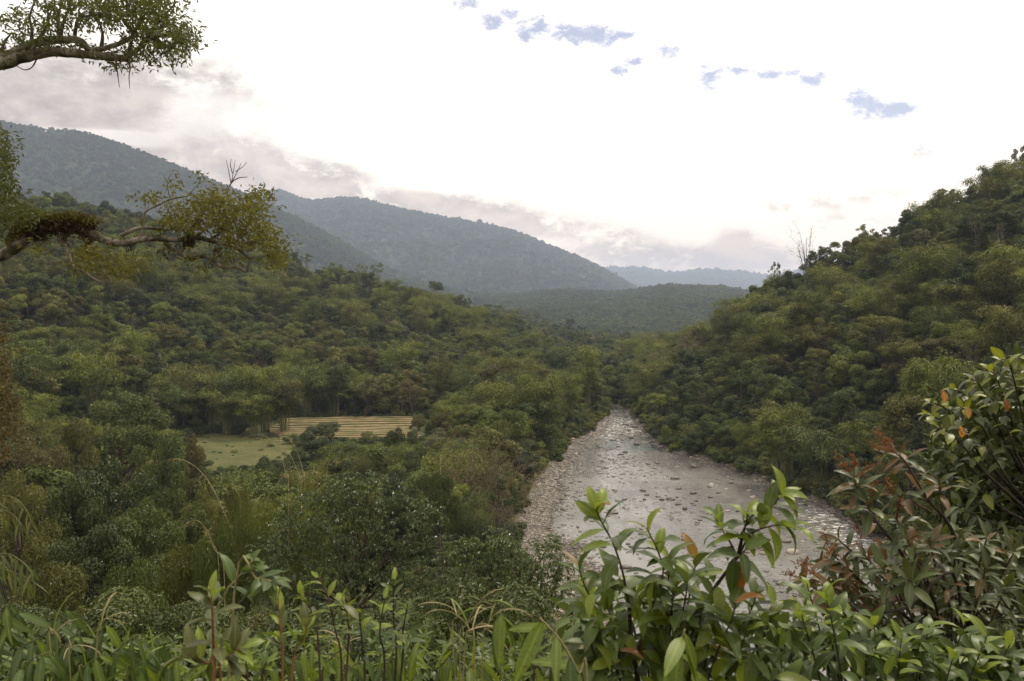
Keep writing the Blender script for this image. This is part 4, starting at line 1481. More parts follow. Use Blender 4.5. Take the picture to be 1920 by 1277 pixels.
# ------------------------------------------------------------------ close plants, leaf by leaf
M['shrub leaf'] = leaf_mat('shrub leaf', (0.036, 0.060, 0.012), (0.064, 0.094, 0.016), 0.32, 0.42, 0.30, 0.55, under=(0.066, 0.088, 0.034), veins=True)
M['shrub young'] = leaf_mat('shrub young leaf', (0.100, 0.148, 0.014), (0.155, 0.192, 0.022), 0.45, 0.42, 0.30, 0.4, under=(0.13, 0.17, 0.04), veins=True)
M['shrub flush'] = leaf_mat('shrub orange flush', (0.26, 0.085, 0.026), (0.20, 0.15, 0.03), 0.45, 0.4, 0.4, 0.4, veins=True)
M['yellow leaf'] = leaf_mat('withered orange leaf', (0.36, 0.13, 0.012), (0.40, 0.20, 0.02), 0.4, 0.45, 0.3, 0.3, veins=True, blotch=(0.12, 0.05, 0.015))
M['red leaf'] = leaf_mat('reddish leaf', (0.056, 0.048, 0.014), (0.105, 0.054, 0.017), 0.28, 0.5, 0.28, 0.5, under=(0.075, 0.055, 0.025), veins=True)
M['bronze leaf'] = leaf_mat('green leaf of the red shrub', (0.032, 0.050, 0.012), (0.054, 0.068, 0.016), 0.25, 0.45, 0.32, 0.55, under=(0.060, 0.062, 0.028), veins=True)
M['spray'] = leaf_mat('red flower spray', (0.14, 0.058, 0.030), (0.20, 0.10, 0.045), 0.25, 0.8, 0.2, 0.5)
M['corner leaf'] = leaf_mat('dark bush leaf', (0.028, 0.042, 0.010), (0.050, 0.066, 0.014), 0.28, 0.42, 0.35, 0.55, under=(0.08, 0.095, 0.045), veins=True)
M['corner lit'] = leaf_mat('dark bush lit leaf', (0.095, 0.120, 0.016), (0.140, 0.155, 0.020), 0.4, 0.42, 0.35, 0.5, veins=True)  # yellowish light on the bush tops, put into the leaf colour
M['grass blade'] = leaf_mat('broad grass blade', (0.032, 0.056, 0.010), (0.056, 0.086, 0.014), 0.36, 0.45, 0.3, 0.5, under=(0.06, 0.09, 0.03), veins=True)
M['grass bright'] = leaf_mat('bright grass blade', (0.072, 0.110, 0.012), (0.112, 0.150, 0.018), 0.42, 0.45, 0.3, 0.4, veins=True)
M['dry blade'] = leaf_mat('dry grass blade', (0.16, 0.13, 0.065), (0.27, 0.225, 0.125), 0.3, 0.7, 0.2, 0.4)
M['sapling leaf'] = leaf_mat('sapling leaf', (0.042, 0.056, 0.015), (0.074, 0.080, 0.019), 0.3, 0.45, 0.32, 0.5, under=(0.12, 0.135, 0.085), veins=True)
M['bamboo leaf'] = leaf_mat('bamboo leaf', (0.055, 0.072, 0.015), (0.100, 0.098, 0.022), 0.4, 0.45, 0.35, 0.5)
M['banana leaf'] = leaf_mat('banana leaf', (0.11, 0.15, 0.075), (0.16, 0.19, 0.10), 0.3, 0.4, 0.45, 0.5)
M['green stem'] = bark_mat('green stem', (0.07, 0.085, 0.03), (0.12, 0.12, 0.05), 20.0)
M['brown stem'] = bark_mat('brown stem', (0.040, 0.026, 0.018), (0.085, 0.055, 0.036), 30.0)
M['dark stem'] = bark_mat('dark stem', (0.020, 0.016, 0.012), (0.045, 0.036, 0.026), 30.0)
M['rust stem'] = bark_mat('rust stem', (0.13, 0.055, 0.025), (0.19, 0.10, 0.045), 30.0)
M['straw stem'] = bark_mat('straw stem', (0.17, 0.155, 0.065), (0.26, 0.23, 0.115), 30.0)

rf = np.random.default_rng(303)


def leaf_mesh(L, W, curl, fold, seg=6, sharp=0.85, wide=0.42, wave=0.0, twist=0.0):
    """one leaf: base at the origin, midrib along +Y, upper face +Z; folded at the midrib, tip bending down"""
    V, T = [], []
    ph = rf.uniform(0, 6)
    a = 0.0
    y = z = 0.0
    for i in range(seg + 1):
        t = i / seg
        w = math.sin(math.pi * t ** (math.log(0.5) / math.log(wide))) ** sharp if 0 < t < 1 else 0.0
        w = max(w, 0.03) * W / 2
        f = fold * w
        wv = wave * W * math.sin(ph + t * 9)
        tw = twist * t
        V += [(-w * math.cos(tw), y, z + f + wv - w * math.sin(tw)), (0, y, z), (w * math.cos(tw), y, z + f - wv * 0.6 + w * math.sin(tw))]
        y += math.cos(a) * L / seg
        z -= math.sin(a) * L / seg
        a += curl / seg * (0.5 + t)
    for i in range(seg):
        b = i * 3
        for k in (0, 1):
            T += [(b + k, b + k + 1, b + k + 4), (b + k, b + k + 4, b + k + 3)]
    return mesh_np('leaf', V, T, [M['shrub leaf']], tint=np.full(len(V), rf.uniform(0.2, 0.8)), smooth=True)


def leaf_set(L, W, n=5, curl=(0.5, 1.5), fold=(0.15, 0.5), **kw):
    return [leaf_mesh(L * rf.uniform(0.92, 1.08), W * rf.uniform(0.9, 1.1), rf.uniform(*curl), rf.uniform(*fold), wave=rf.uniform(0.0, 0.07), twist=rf.uniform(-0.35, 0.35), **kw) for _ in range(n)]


LV = {
    'shrub': leaf_set(0.128, 0.046, 8, (0.3, 1.6)),
    'red': leaf_set(0.14, 0.038, 8, (0.3, 1.2), wide=0.46),
    'corner': leaf_set(0.105, 0.046, 6, (0.2, 1.1), wide=0.45),
    'blade': leaf_set(0.18, 0.030, 6, (0.2, 0.9), (0.1, 0.35), sharp=0.7, wide=0.36),
    'grass': leaf_set(0.42, 0.016, 5, (0.8, 2.2), (0.2, 0.5), sharp=0.5, wide=0.35, seg=9),
    'sapling': leaf_set(0.105, 0.040, 5, (0.2, 1.0), wide=0.45),
    'bamboo': leaf_set(0.19, 0.024, 5, (0.1, 0.7), (0.1, 0.3), sharp=0.7, wide=0.35),
    'big': leaf_set(0.145, 0.036, 4, (0.1, 0.6), (0.1, 0.3), sharp=0.75, wide=0.4),
    'banana': leaf_set(3.0, 0.75, 4, (0.7, 1.7), (0.15, 0.4), sharp=0.45, wide=0.5, seg=8),
}


def put_leaf(root, me, pos, d, up, mat, scale=1.0):
    d = Vector(d).normalized()
    up = Vector(up)
    z = up - d * up.dot(d)
    if z.length < 1e-4:
        z = Vector((0, 0, 1)) - d * d.z + Vector((1e-3, 0, 0))
    z.normalize()
    x = d.cross(z)
    o = bpy.data.objects.new('leaf', me)
    o.material_slots[0].link = 'OBJECT'
    o.material_slots[0].material = mat
    R = Matrix((x, d, z)).transposed().to_4x4()
    COL.objects.link(o)
    o.parent = root
    o.matrix_local = Matrix.Translation(Vector(pos) - root.location) @ R @ Matrix.Diagonal((scale, scale, scale, 1))
    return o


def stem_part(root, pts, r0, r1, mat, name='stem', sides=6, per=5):
    g = Geo()
    c = catmull([np.array(p) - np.array(root.location) for p in pts], per)
    tube(g, c, r0, r1, sides)
    o = link(bpy.data.objects.new(name, g.mesh(name, [mat], smooth=True)), root)
    return [Vector(q) + root.location for q in c]


def shoot(root, pts, n, leafset, mats, start=0.25, alpha=(1.25, 0.55), droop=0.35, scale=(0.75, 1.05), r=(0.004, 0.0018), stem='brown stem', tipn=3, golden=2.4, jit=0.3, flushtip=None):
    """a leafy shoot: a stem through pts, n leaves in a spiral, tilting up towards the tip.  mats: [(material, weight)]"""
    c = stem_part(root, pts, r[0], r[1], M[stem])
    ph = rf.uniform(0, 6.28)
    mm = [M[m] for m, _ in mats]
    ww = np.array([w for _, w in mats], float)
    ww /= ww.sum()
    for i in range(n):
        f = (i + 0.5) / n
        t = start + (1 - start) * min(1.0, f ** 0.8)
        q = t * (len(c) - 1.001)
        k = int(q)
        p = c[k].lerp(c[k + 1], q - k)
        sd = (c[min(k + 2, len(c) - 1)] - c[max(k - 1, 0)]).normalized()
        a = ph + i * golden + rf.uniform(-jit, jit)
        e1 = sd.orthogonal().normalized()
        o = (Quaternion(sd, a) @ e1)
        al = alpha[0] + (alpha[1] - alpha[0]) * f + rf.uniform(-0.2, 0.2)
        d = sd * math.cos(al) + o * math.sin(al)
        d.z -= droop * (1 - 0.6 * f) * rf.uniform(0.5, 1.4)
        up = Vector((0, 0, 1)) * 0.9 + sd * 0.5 + Vector(rf.normal(size=3)) * 0.22
        m = mm[int(rf.choice(len(mm), p=ww))]
        if flushtip and f > 0.86:
            m = M[flushtip]
        s = rf.uniform(*scale) * (1.0 if f < 0.8 else 0.78)
        put_leaf(root, leafset[int(rf.integers(0, len(leafset)))], p, d, up, m, s)
    return c


def leaf_mass(root, pts, leafset, mat, lean=(0, -0.5, -0.25), scale=(0.6, 1.05), name='foliage'):
    """the many leaves further in, joined: real leaves at pts (world)"""
    g = Geo()
    src = []
    for me in leafset:
        v = np.empty(len(me.vertices) * 3, np.float32)
        me.vertices.foreach_get('co', v)
        t = np.empty(len(me.polygons) * 3, np.int32)
        me.polygons.foreach_get('vertices', t)
        src.append((v.reshape(-1, 3), t.reshape(-1, 3)))
    P = np.array(pts) - np.array(root.location)
    n = len(P)
    D = norm(rf.normal(size=(n, 3)) + np.array(lean))
    U = norm(rf.normal(size=(n, 3)) * 0.45 + np.array([0, -0.25, 1.0]))
    X_ = norm(np.cross(D, U))
    Z_ = np.cross(X_, D)
    S = rf.uniform(*scale, n)
    for k, (v, t) in enumerate(src):
        ii = np.arange(k, n, len(src))
        Rm = np.stack([X_[ii], D[ii], Z_[ii]], 2)
        V = np.einsum('nij,vj->nvi', Rm, v) * S[ii][:, None, None] + P[ii][:, None, :]
        T = (t[None] + (np.arange(len(ii)) * len(v))[:, None, None]).reshape(-1, 3)
        g.add(V.reshape(-1, 3), T, np.repeat(rf.random(len(ii)), len(v)))
    o = link(bpy.data.objects.new(name, g.mesh(name, [M[mat]], smooth=True)), root)
    o['kind'] = 'stuff'
    return o


def in_band(n, px0, px1, tops, bottom, y0, y1, clump=0.0):
    """points filling a growth seen between two columns, under an uneven top"""
    pxx = rf.uniform(px0, px1, n)
    tp = np.interp(pxx, [a for a, _ in tops], [b for _, b in tops])
    pyy = tp + (bottom - tp) * rf.random(n) ** 0.9
    YY = rf.uniform(y0, y1, n)
    keep = fbm(pxx / 34.0 + 5, pyy / 34.0, 2) > clump
    pxx, pyy, YY = pxx[keep], pyy[keep], YY[keep]
    return np.stack([(pxx - 960) / FPX * YY, YY, EYE + (HOR - pyy) / FPX * YY], 1)


def base_at(px, Y, dx=0.0):
    x = (px - 960) / FPX * Y + dx
    return Vector((x, Y, land1(x, Y) - 0.03))


def pts_of(lst):
    return [at(*q) for q in lst]


# the leafy shrub before the river
shrub = thing('leafy_shrub', 'glossy green leafy shrub with long drooping leaves standing before the river', 'shrub', base_at(1235, 2.5))
B0 = Vector(shrub.location)
SM = [('shrub leaf', 0.86), ('shrub young', 0.13), ('shrub flush', 0.03)]
YM = [('shrub leaf', 0.35), ('shrub young', 0.65)]
main = stem_part(shrub, [B0, at(1200, 1310, 2.46), at(1186, 1220, 2.42), at(1179, 1130, 2.4)], 0.009, 0.006, M['dark stem'])
shoot(shrub, [at(1179, 1135, 2.4), at(1168, 1075, 2.38), at(1150, 1020, 2.36), at(1126, 975, 2.34), at(1118, 952, 2.33)], 17, LV['shrub'], SM, 0.05, flushtip='shrub young', scale=(0.8, 1.1), droop=0.45)
put_leaf(shrub, LV['shrub'][0], at(1117, 956, 2.33), (0.25, -0.2, 0.3), (0, 0, 1), M['shrub flush'], 0.55)
shoot(shrub, [at(1190, 1240, 2.42), at(1215, 1160, 2.4), at(1243, 1078, 2.36), at(1232, 1030, 2.35), at(1212, 990, 2.34)], 15, LV['shrub'], SM, 0.15, flushtip='shrub young', droop=0.4)
right_stem = [at(1255, 1300, 2.6), at(1300, 1180, 2.56), at(1334, 1112, 2.52), at(1356, 1080, 2.5), at(1383, 1040, 2.47), at(1396, 990, 2.45), at(1412, 966, 2.44), at(1446, 950, 2.43), at(1466, 926, 2.42)]
c_ = stem_part(shrub, [B0] + right_stem[:6], 0.008, 0.004, M['dark stem'])
shoot(shrub, right_stem[4:], 13, LV['shrub'], SM, 0.1, flushtip='shrub young', droop=0.35, scale=(0.75, 1.0))
for d_ in ((-0.05, -0.1, 1.0), (1.0, -0.2, 0.12), (0.5, -0.4, -0.5)):
    put_leaf(shrub, LV['shrub'][2], at(1466, 926, 2.42), d_, (0.2, -0.6, 0.8), M['shrub young'], 0.78)
shoot(shrub, [at(1386, 1040, 2.47), at(1410, 1000, 2.42), at(1455, 985, 2.38), at(1492, 988, 2.36)], 9, LV['shrub'], YM, 0.15, droop=0.45)
shoot(shrub, [at(1383, 1045, 2.47), at(1368, 1015, 2.5), at(1352, 990, 2.52), at(1344, 972, 2.52)], 9, LV['shrub'], YM, 0.15, droop=0.35, scale=(0.6, 0.9))
shoot(shrub, [at(1385, 1010, 2.46), at(1398, 985, 2.44), at(1402, 958, 2.42)], 7, LV['shrub'], YM, 0.2, droop=0.3, scale=(0.6, 0.85))
shoot(shrub, [at(1372, 1058, 2.48), at(1384, 1046, 2.42), at(1398, 1030, 2.36)], 5, LV['shrub'], SM, 0.2, droop=1.0)
put_leaf(shrub, LV['shrub'][1], at(1383, 1050, 2.42), (0.08, -0.15, -1.0), (0.15, -1, 0.1), M['yellow leaf'], 1.0)
put_leaf(shrub, LV['shrub'][3], at(1376, 1045, 2.41), (-0.12, -0.15, -1.0), (-0.2, -1, 0.1), M['shrub leaf'], 0.95)
tips = [(1100, 1120), (1085, 1060), (1105, 1190), (1150, 1180), (1128, 1245), (1205, 1110), (1225, 1180), (1255, 1045), (1262, 1105), (1290, 1080), (1305, 1048), (1318, 1130), (1345, 1150),
        (1290, 1160), (1250, 1225), (1330, 1205), (1380, 1130), (1420, 1110), (1400, 1180), (1372, 1240), (1445, 1160), (1300, 1250), (1190, 1255)]
for tx, ty in tips:
    Yt = 2.45 + rf.uniform(-0.18, 0.22)
    bx = 1235 + (tx - 1235) * 0.45
    mid = at(bx + (tx - bx) * 0.55, ty + 95, Yt + 0.03)
    low = at(bx, ty + 230, Yt + 0.06)
    tip_ = at(tx, ty, Yt)
    shoot(shrub, [low, mid, at(tx - (tx - bx) * 0.12, ty + 35, Yt), tip_], 9, LV['shrub'], SM, 0.3, droop=0.4, flushtip='shrub young' if rf.random() < 0.55 else ('shrub flush' if rf.random() < 0.3 else None), scale=(0.72, 1.05), stem='dark stem')
    stem_part(shrub, [B0 + Vector(rf.normal(size=3)) * 0.02, (B0 + low) * 0.5 + Vector(rf.normal(size=3)) * 0.04, low], 0.006, 0.004, M['dark stem'])

leaf_mass(shrub, in_band(640, 1066, 1480, [(1066, 1150), (1110, 1085), (1180, 1075), (1250, 1070), (1320, 1075), (1400, 1110), (1480, 1150)], 1310, 2.35, 2.95, -0.06), LV['shrub'], 'shrub leaf')
leaf_mass(shrub, in_band(60, 1080, 1460, [(1080, 1110), (1250, 1070), (1460, 1130)], 1290, 2.25, 2.5, -0.2), LV['shrub'], 'shrub young')

# bright low shrub to the right of it
low_shrub = thing('low_shrub', 'bright green low shrub filling the bottom right below the red shrub', 'shrub', base_at(1650, 2.7))
B1 = Vector(low_shrub.location)
for tx, ty in [(1512, 1092), (1548, 1112), (1590, 1150), (1640, 1168), (1502, 1150), (1690, 1196), (1742, 1172), (1812, 1160), (1852, 1190), (1895, 1205), (1560, 1205), (1470, 1196), (1622, 1232),
               (1722, 1245), (1842, 1246), (1790, 1222), (1495, 1246), (1910, 1250), (1660, 1262), (1432, 1232)]:
    Yt = 2.65 + rf.uniform(-0.2, 0.25)
    bx = 1650 + (tx - 1650) * 0.6
    low = at(bx, ty + 230, Yt + 0.05)
    shoot(low_shrub, [low, at(bx + (tx - bx) * 0.5, ty + 100, Yt + 0.03), at(tx, ty, Yt)], 12, LV['shrub'], [('shrub leaf', 0.7), ('shrub young', 0.3)], 0.25, droop=0.3,
          flushtip='shrub young', scale=(0.7, 1.1), stem='dark stem')
    stem_part(low_shrub, [B1, (B1 + low) * 0.5, low], 0.006, 0.004, M['dark stem'])

leaf_mass(low_shrub, in_band(620, 1440, 1925, [(1440, 1190), (1500, 1130), (1560, 1120), (1640, 1175), (1740, 1190), (1820, 1180), (1925, 1215)], 1310, 2.6, 3.2, -0.1), LV['shrub'], 'shrub leaf')

# the red-flowered shrub
red = thing('red_flowered_shrub', 'reddish shrub with narrow leaves and red flower sprays right of the river', 'shrub', base_at(1800, 3.9))
B2 = Vector(red.location)


def spray(root, p, d, L):
    """a branched spray of small buds"""
    g = Geo()
    d = np.array(Vector(d).normalized())
    p = np.array(Vector(p) - root.location)
    axis = [p + d * L * t + np.array([0, 0, -0.12 * L * t * t]) for t in np.linspace(0, 1, 5)]
    tube(g, axis, 0.0026, 0.0012, 4)
    for k in range(16):
        t = rf.uniform(0.25, 1)
        b = p + d * L * t
        s = norm(rf.normal(size=3) + d * 0.5)
        e = b + s * L * 0.26 * (1.15 - t * 0.5)
        tube(g, [b, (b + e) / 2 + rf.normal(size=3) * 0.003, e], 0.0014, 0.001, 3)
        for j in range(7):
            q = b + (e - b) * rf.uniform(0.25, 1.0)
            u = norm(rf.normal(size=(1, 3)))
            leaves(g, q[None, :], norm(rf.normal(size=(1, 3))), u, 0.0085, 0.0055, rf.uniform(0, 1), 0.2)
    link(bpy.data.objects.new('flower_spray', g.mesh('flower_spray', [M['spray']])), root)


def rosette(root, pts, n, redness, sprays=0, sc=(0.75, 1.1)):
    redness *= 0.7
    mats = [('red leaf', redness), ('bronze leaf', 1 - redness)]
    c = shoot(root, pts, n, LV['red'], mats, 0.45, (1.35, 0.75), 0.22, sc, (0.006, 0.0028), 'brown stem', jit=0.4)
    for k in range(max(0, sprays - 1) if sprays > 1 else sprays):
        d = (c[-1] - c[-4]).normalized() + Vector(rf.normal(size=3)) * 0.55 + Vector((0, 0, 0.35))
        spray(root, c[-1], d, rf.uniform(0.10, 0.17))


stem_part(red, [B2, at(1815, 1180, 3.8), at(1812, 1085, 3.75), at(1784, 992, 3.7), at(1741, 938, 3.65)], 0.014, 0.007, M['dark stem'])
stem_part(red, [B2, at(1740, 1170, 3.7), at(1701, 1056, 3.6), at(1640, 974, 3.55)], 0.012, 0.006, M['dark stem'])
stem_part(red, [B2, at(1798, 1103, 3.5), at(1705, 1139, 3.4), at(1597, 1157, 3.3)], 0.009, 0.005, M['dark stem'])
rosette(red, [at(1741, 938, 3.65), at(1715, 895, 3.63), at(1698, 866, 3.62), at(1679, 849, 3.6)], 12, 0.75, 4)
rosette(red, [at(1640, 974, 3.55), at(1622, 948, 3.53), at(1608, 920, 3.52), at(1601, 895, 3.5)], 11, 0.6, 4)
rosette(red, [at(1748, 962, 3.6), at(1710, 940, 3.58), at(1669, 924, 3.55)], 11, 0.5, 3)
rosette(red, [at(1640, 980, 3.5), at(1632, 960, 3.48), at(1628, 945, 3.45)], 9, 0.45, 2)
rosette(red, [at(1730, 1130, 3.4), at(1715, 1105, 3.36), at(1703, 1086, 3.32)], 10, 0.12, 0, (0.9, 1.2))
for tx, ty, rd, sp in [(1558, 1038, .7, 1), (1532, 1058, .8, 2), (1585, 1065, .6, 0), (1620, 1040, .6, 1), (1600, 1092, .5, 1), (1545, 1092, .8, 1), (1655, 1066, .5, 0), (1570, 1010, .6, 1),
                       (1500, 1085, .8, 1), (1742, 1012, .3, 0), (1800, 1000, .25, 0), (1765, 1045, .2, 0), (1850, 1062, .3, 0), (1885, 1105, .2, 0), (1832, 1125, .3, 0), (1782, 1095, .25, 0),
                       (1905, 1030, .2, 0), (1700, 1010, .4, 0), (1680, 970, .5, 1), (1660, 1110, .5, 0), (1620, 1130, .5, 1), (1560, 1130, .7, 1), (1745, 1140, .2, 0), (1850, 1010, .25, 0), (1760, 900, .5, 0)]:
    Yt = 3.6 + rf.uniform(-0.25, 0.3)
    bx, by = tx + (1790 - tx) * 0.35, ty + 75
    rosette(red, [at(bx, by, Yt + 0.08), at(tx + (bx - tx) * 0.4, ty + 28, Yt + 0.03), at(tx, ty, Yt)], 9, rd, sp, (0.7, 1.05))
    stem_part(red, [at(1790 + (tx - 1790) * 0.3, 1180, 3.75), at(bx + 20, by + 40, Yt + 0.12), at(bx, by, Yt + 0.08)], 0.006, 0.004, M['dark stem'])

leaf_mass(red, in_band(900, 1535, 1925, [(1535, 1085), (1600, 1050), (1660, 1000), (1720, 960), (1800, 985), (1925, 1010)], 1230, 3.6, 4.3, -0.08), LV['red'], 'bronze leaf')
leaf_mass(red, in_band(80, 1510, 1740, [(1510, 1060), (1560, 1010), (1600, 960), (1660, 910), (1740, 900)], 1170, 3.5, 4.0, -0.05), LV['red'], 'red leaf')

# dark bush in the right corner
corner = thing('dark_bush', 'tall dark bush with oval leaves and yellow-lit tops at the right edge', 'shrub', base_at(2010, 5.3))
B3 = Vector(corner.location)
hub = at(1985, 1010, 5.2)
stem_part(corner, [B3, at(2005, 1180, 5.25), hub], 0.05, 0.03, M['dark stem'])
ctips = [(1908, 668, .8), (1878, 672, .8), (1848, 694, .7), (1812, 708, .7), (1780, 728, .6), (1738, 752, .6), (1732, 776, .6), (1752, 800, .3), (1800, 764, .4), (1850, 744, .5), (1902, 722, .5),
         (1762, 838, .3), (1750, 872, .1), (1792, 852, .15), (1832, 830, .2), (1884, 800, .2), (1770, 905, .05), (1806, 900, .1), (1852, 880, .1), (1902, 870, .1), (1790, 945, .05), (1842, 940, .05), (1892, 930, .05)]  # third value: share of leaves coloured as lit, highest at the tops
for k, (tx, ty, lit_share) in enumerate(ctips):
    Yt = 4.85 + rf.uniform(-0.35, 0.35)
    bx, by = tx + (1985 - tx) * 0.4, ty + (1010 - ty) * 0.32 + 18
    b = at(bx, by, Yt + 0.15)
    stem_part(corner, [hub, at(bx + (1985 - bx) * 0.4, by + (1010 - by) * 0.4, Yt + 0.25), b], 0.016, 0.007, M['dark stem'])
    shoot(corner, [b, at(tx + (bx - tx) * 0.4, ty + 18, Yt + 0.04), at(tx, ty, Yt)], 12, LV['corner'], [('corner leaf', 1 - lit_share), ('corner lit', lit_share)], 0.12, (1.3, 0.7), 0.3, (0.7, 1.1), (0.006, 0.003), 'dark stem', jit=0.5)
for tx, ty, m in ((1800, 808, 'yellow leaf'), (1768, 742, 'shrub flush'), (1884, 758, 'yellow leaf'), (1812, 772, 'shrub flush')):
    o = put_leaf(corner, LV['corner'][0], at(tx, ty - 10, 4.5), (0.1, -0.3, -1), (0, -1, 0.3), M[m], 0.75)
    o['label'] = 'withered orange leaf'
g = Geo()
n = 3400
q = rf.random((n, 3))
pxx = 1745 + 290 * q[:, 0]
top_ = np.interp(pxx, [1745, 1790, 1830, 1880, 1930, 2040], [800, 730, 705, 680, 672, 690])
pyy = top_ + 16 + (1075 - top_) * q[:, 1] ** 1.1 + np.maximum(0, 1800 - pxx) * 0.2
YY = 4.9 + q[:, 2] * 1.1
P = np.stack([(pxx - 960) / FPX * YY, YY, EYE + (HOR - pyy) / FPX * YY], 1) - np.array(B3)
D = norm(rf.normal(size=(n, 3)) + np.array([-0.2, -0.5, -0.3]))
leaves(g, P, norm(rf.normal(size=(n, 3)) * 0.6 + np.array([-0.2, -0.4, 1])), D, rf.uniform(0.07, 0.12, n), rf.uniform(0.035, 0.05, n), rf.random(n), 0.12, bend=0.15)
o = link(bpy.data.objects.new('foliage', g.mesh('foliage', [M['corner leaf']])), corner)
o['kind'] = 'stuff'
# its lower growth down to the ground
under = thing('shaded_shrub', 'shaded green shrub under the dark bush at the right edge', 'shrub', base_at(1840, 4.4))
g, t = Geo(), Geo()
n = 5200
q = rf.random((n, 3))
pxx = 1640 + 360 * q[:, 0]
pyy = np.interp(pxx, [1640, 1720, 1800, 1900, 2000], [1110, 1030, 1000, 990, 980]) + 330 * q[:, 1]
YY = 4.1 + q[:, 2] * 0.9
P = np.stack([(pxx - 960) / FPX * YY, YY, EYE + (HOR - pyy) / FPX * YY], 1) - np.array(under.location)
cl = fbm(pxx / 26.0, pyy / 26.0, 2) > -0.10
P = P[cl]
n = len(P)
leaves(g, P, norm(rf.normal(size=(n, 3)) * 0.6 + np.array([-0.1, -0.3, 1])), norm(rf.normal(size=(n, 3)) + np.array([-0.2, -0.5, -0.35])), rf.uniform(0.06, 0.11, n), rf.uniform(0.022, 0.036, n), rf.random(n), 0.12, bend=0.15)
o = link(bpy.data.objects.new('foliage', g.mesh('foliage', [M['corner leaf']])), under)
o['kind'] = 'stuff'
for k in range(9):
    e = at(1660 + k * 34, 1060 + 20 * (k % 3), 4.3 + 0.06 * k)
    tube(t, catmull([np.zeros(3), np.array((e - under.location) * 0.5) + rf.normal(size=3) * 0.06, np.array(e - under.location)], 4), 0.012, 0.004, 5)
link(bpy.data.objects.new('stems', t.mesh('stems', [M['dark stem']], smooth=True)), under)


# broad-leaved grass along the bottom
def blade_plant(name, label, cat, px0, Y, stems, leafset, mats, n, hang=0.9, group=None, stem='green stem', scale=(0.75, 1.1), start=0.3, r=(0.004, 0.002)):
    """arching stems carrying hanging blades in two rows"""
    root = thing(name, label, cat, base_at(px0, Y), group)
    b = Vector(root.location)
    mm = [M[m] for m, _ in mats]
    ww = np.array([w for _, w in mats], float)
    ww /= ww.sum()
    for st in stems:
        P = [b + Vector((rf.uniform(-.04, .04), rf.uniform(-.04, .04), 0))] + pts_of(st)
        c = stem_part(root, P, r[0], r[1], M[stem])
        for i in range(n):
            f = (i + 0.5) / n
            q = (start + (1 - start) * f) * (len(c) - 1.001)
            k = int(q)
            p = c[k].lerp(c[k + 1], q - k)
            sd = (c[k + 1] - c[k]).normalized()
            side = sd.cross(Vector((0, 0, 1))).normalized() * (1 if i % 2 else -1)
            d = sd * rf.uniform(0.2, 0.7) + side * rf.uniform(0.15, 0.6) + Vector((0, 0, -hang * rf.uniform(0.5, 1.25)))
            up = side * 0.4 + Vector((0, -0.6, 0.6)) + Vector(rf.normal(size=3)) * 0.25
            put_leaf(root, leafset[int(rf.integers(0, len(leafset)))], p, d, up, mm[int(rf.choice(len(mm), p=ww))], rf.uniform(*scale))
    return root


GM = [('grass blade', 0.75), ('grass bright', 0.25)]
blade_plant('broad_leaved_grass', 'broad-leaved grass with hanging blades in the bottom left corner', 'grass', -20, 2.9,
            [[(-10, 1240, 2.9), (5, 1180, 2.85), (38, 1146, 2.8)], [(-30, 1220, 2.8), (0, 1160, 2.8), (18, 1128, 2.8)], [(20, 1260, 2.8), (40, 1215, 2.75), (72, 1196, 2.7)]], LV['blade'], GM, 9)
blade_plant('broad_leaved_grass', 'broad-leaved grass whose arching stem leans right beside the bottom left corner', 'grass', 70, 2.8,
            [[(60, 1260, 2.8), (85, 1190, 2.75), (128, 1138, 2.7)], [(100, 1270, 2.7), (120, 1210, 2.7), (150, 1185, 2.65)], [(40, 1290, 2.6), (55, 1240, 2.6), (95, 1222, 2.55)]], LV['blade'], GM, 9)
blade_plant('broad_leaved_grass', 'broad-leaved grass between the corner grass and the blurred sapling', 'grass', 185, 2.8,
            [[(170, 1270, 2.8), (180, 1200, 2.75), (200, 1168, 2.7)], [(200, 1280, 2.7), (225, 1215, 2.65), (258, 1190, 2.6)], [(150, 1290, 2.6), (160, 1250, 2.6), (190, 1228, 2.6)]], LV['blade'], GM, 9)
blade_plant('broad_leaved_grass', 'short broad-leaved grass left of the blurred sapling stem', 'grass', 275, 2.9,
            [[(270, 1280, 2.9), (275, 1220, 2.9), (300, 1200, 2.85)], [(300, 1290, 2.7), (310, 1250, 2.7), (335, 1232, 2.7)], [(240, 1290, 2.6), (250, 1255, 2.6), (270, 1240, 2.6)]], LV['blade'], GM, 8)
blade_plant('broad_leaved_grass', 'bright narrow grass blades under the three saplings', 'grass', 560, 2.6,
            [[(540, 1290, 2.6), (560, 1230, 2.6), (590, 1205, 2.55)], [(600, 1290, 2.6), (620, 1235, 2.6), (650, 1212, 2.55)], [(500, 1290, 2.5), (505, 1245, 2.5), (530, 1222, 2.5)], [(640, 1290, 2.5), (660, 1250, 2.5), (690, 1232, 2.5)]],
            LV['blade'], [('grass bright', 0.6), ('grass blade', 0.4)], 8, scale=(0.5, 0.85))
blade_plant('broad_leaved_grass', 'mixed bright grass left of the large hanging leaf pair', 'grass', 790, 2.6,
            [[(760, 1290, 2.6), (770, 1225, 2.6), (790, 1195, 2.55)], [(820, 1290, 2.6), (835, 1240, 2.6), (860, 1215, 2.55)], [(720, 1290, 2.5), (730, 1240, 2.5), (745, 1205, 2.5)], [(870, 1290, 2.5), (885, 1250, 2.5), (905, 1236, 2.5)]],
            LV['blade'], [('grass bright', 0.6), ('grass blade', 0.4)], 8, scale=(0.5, 0.85))
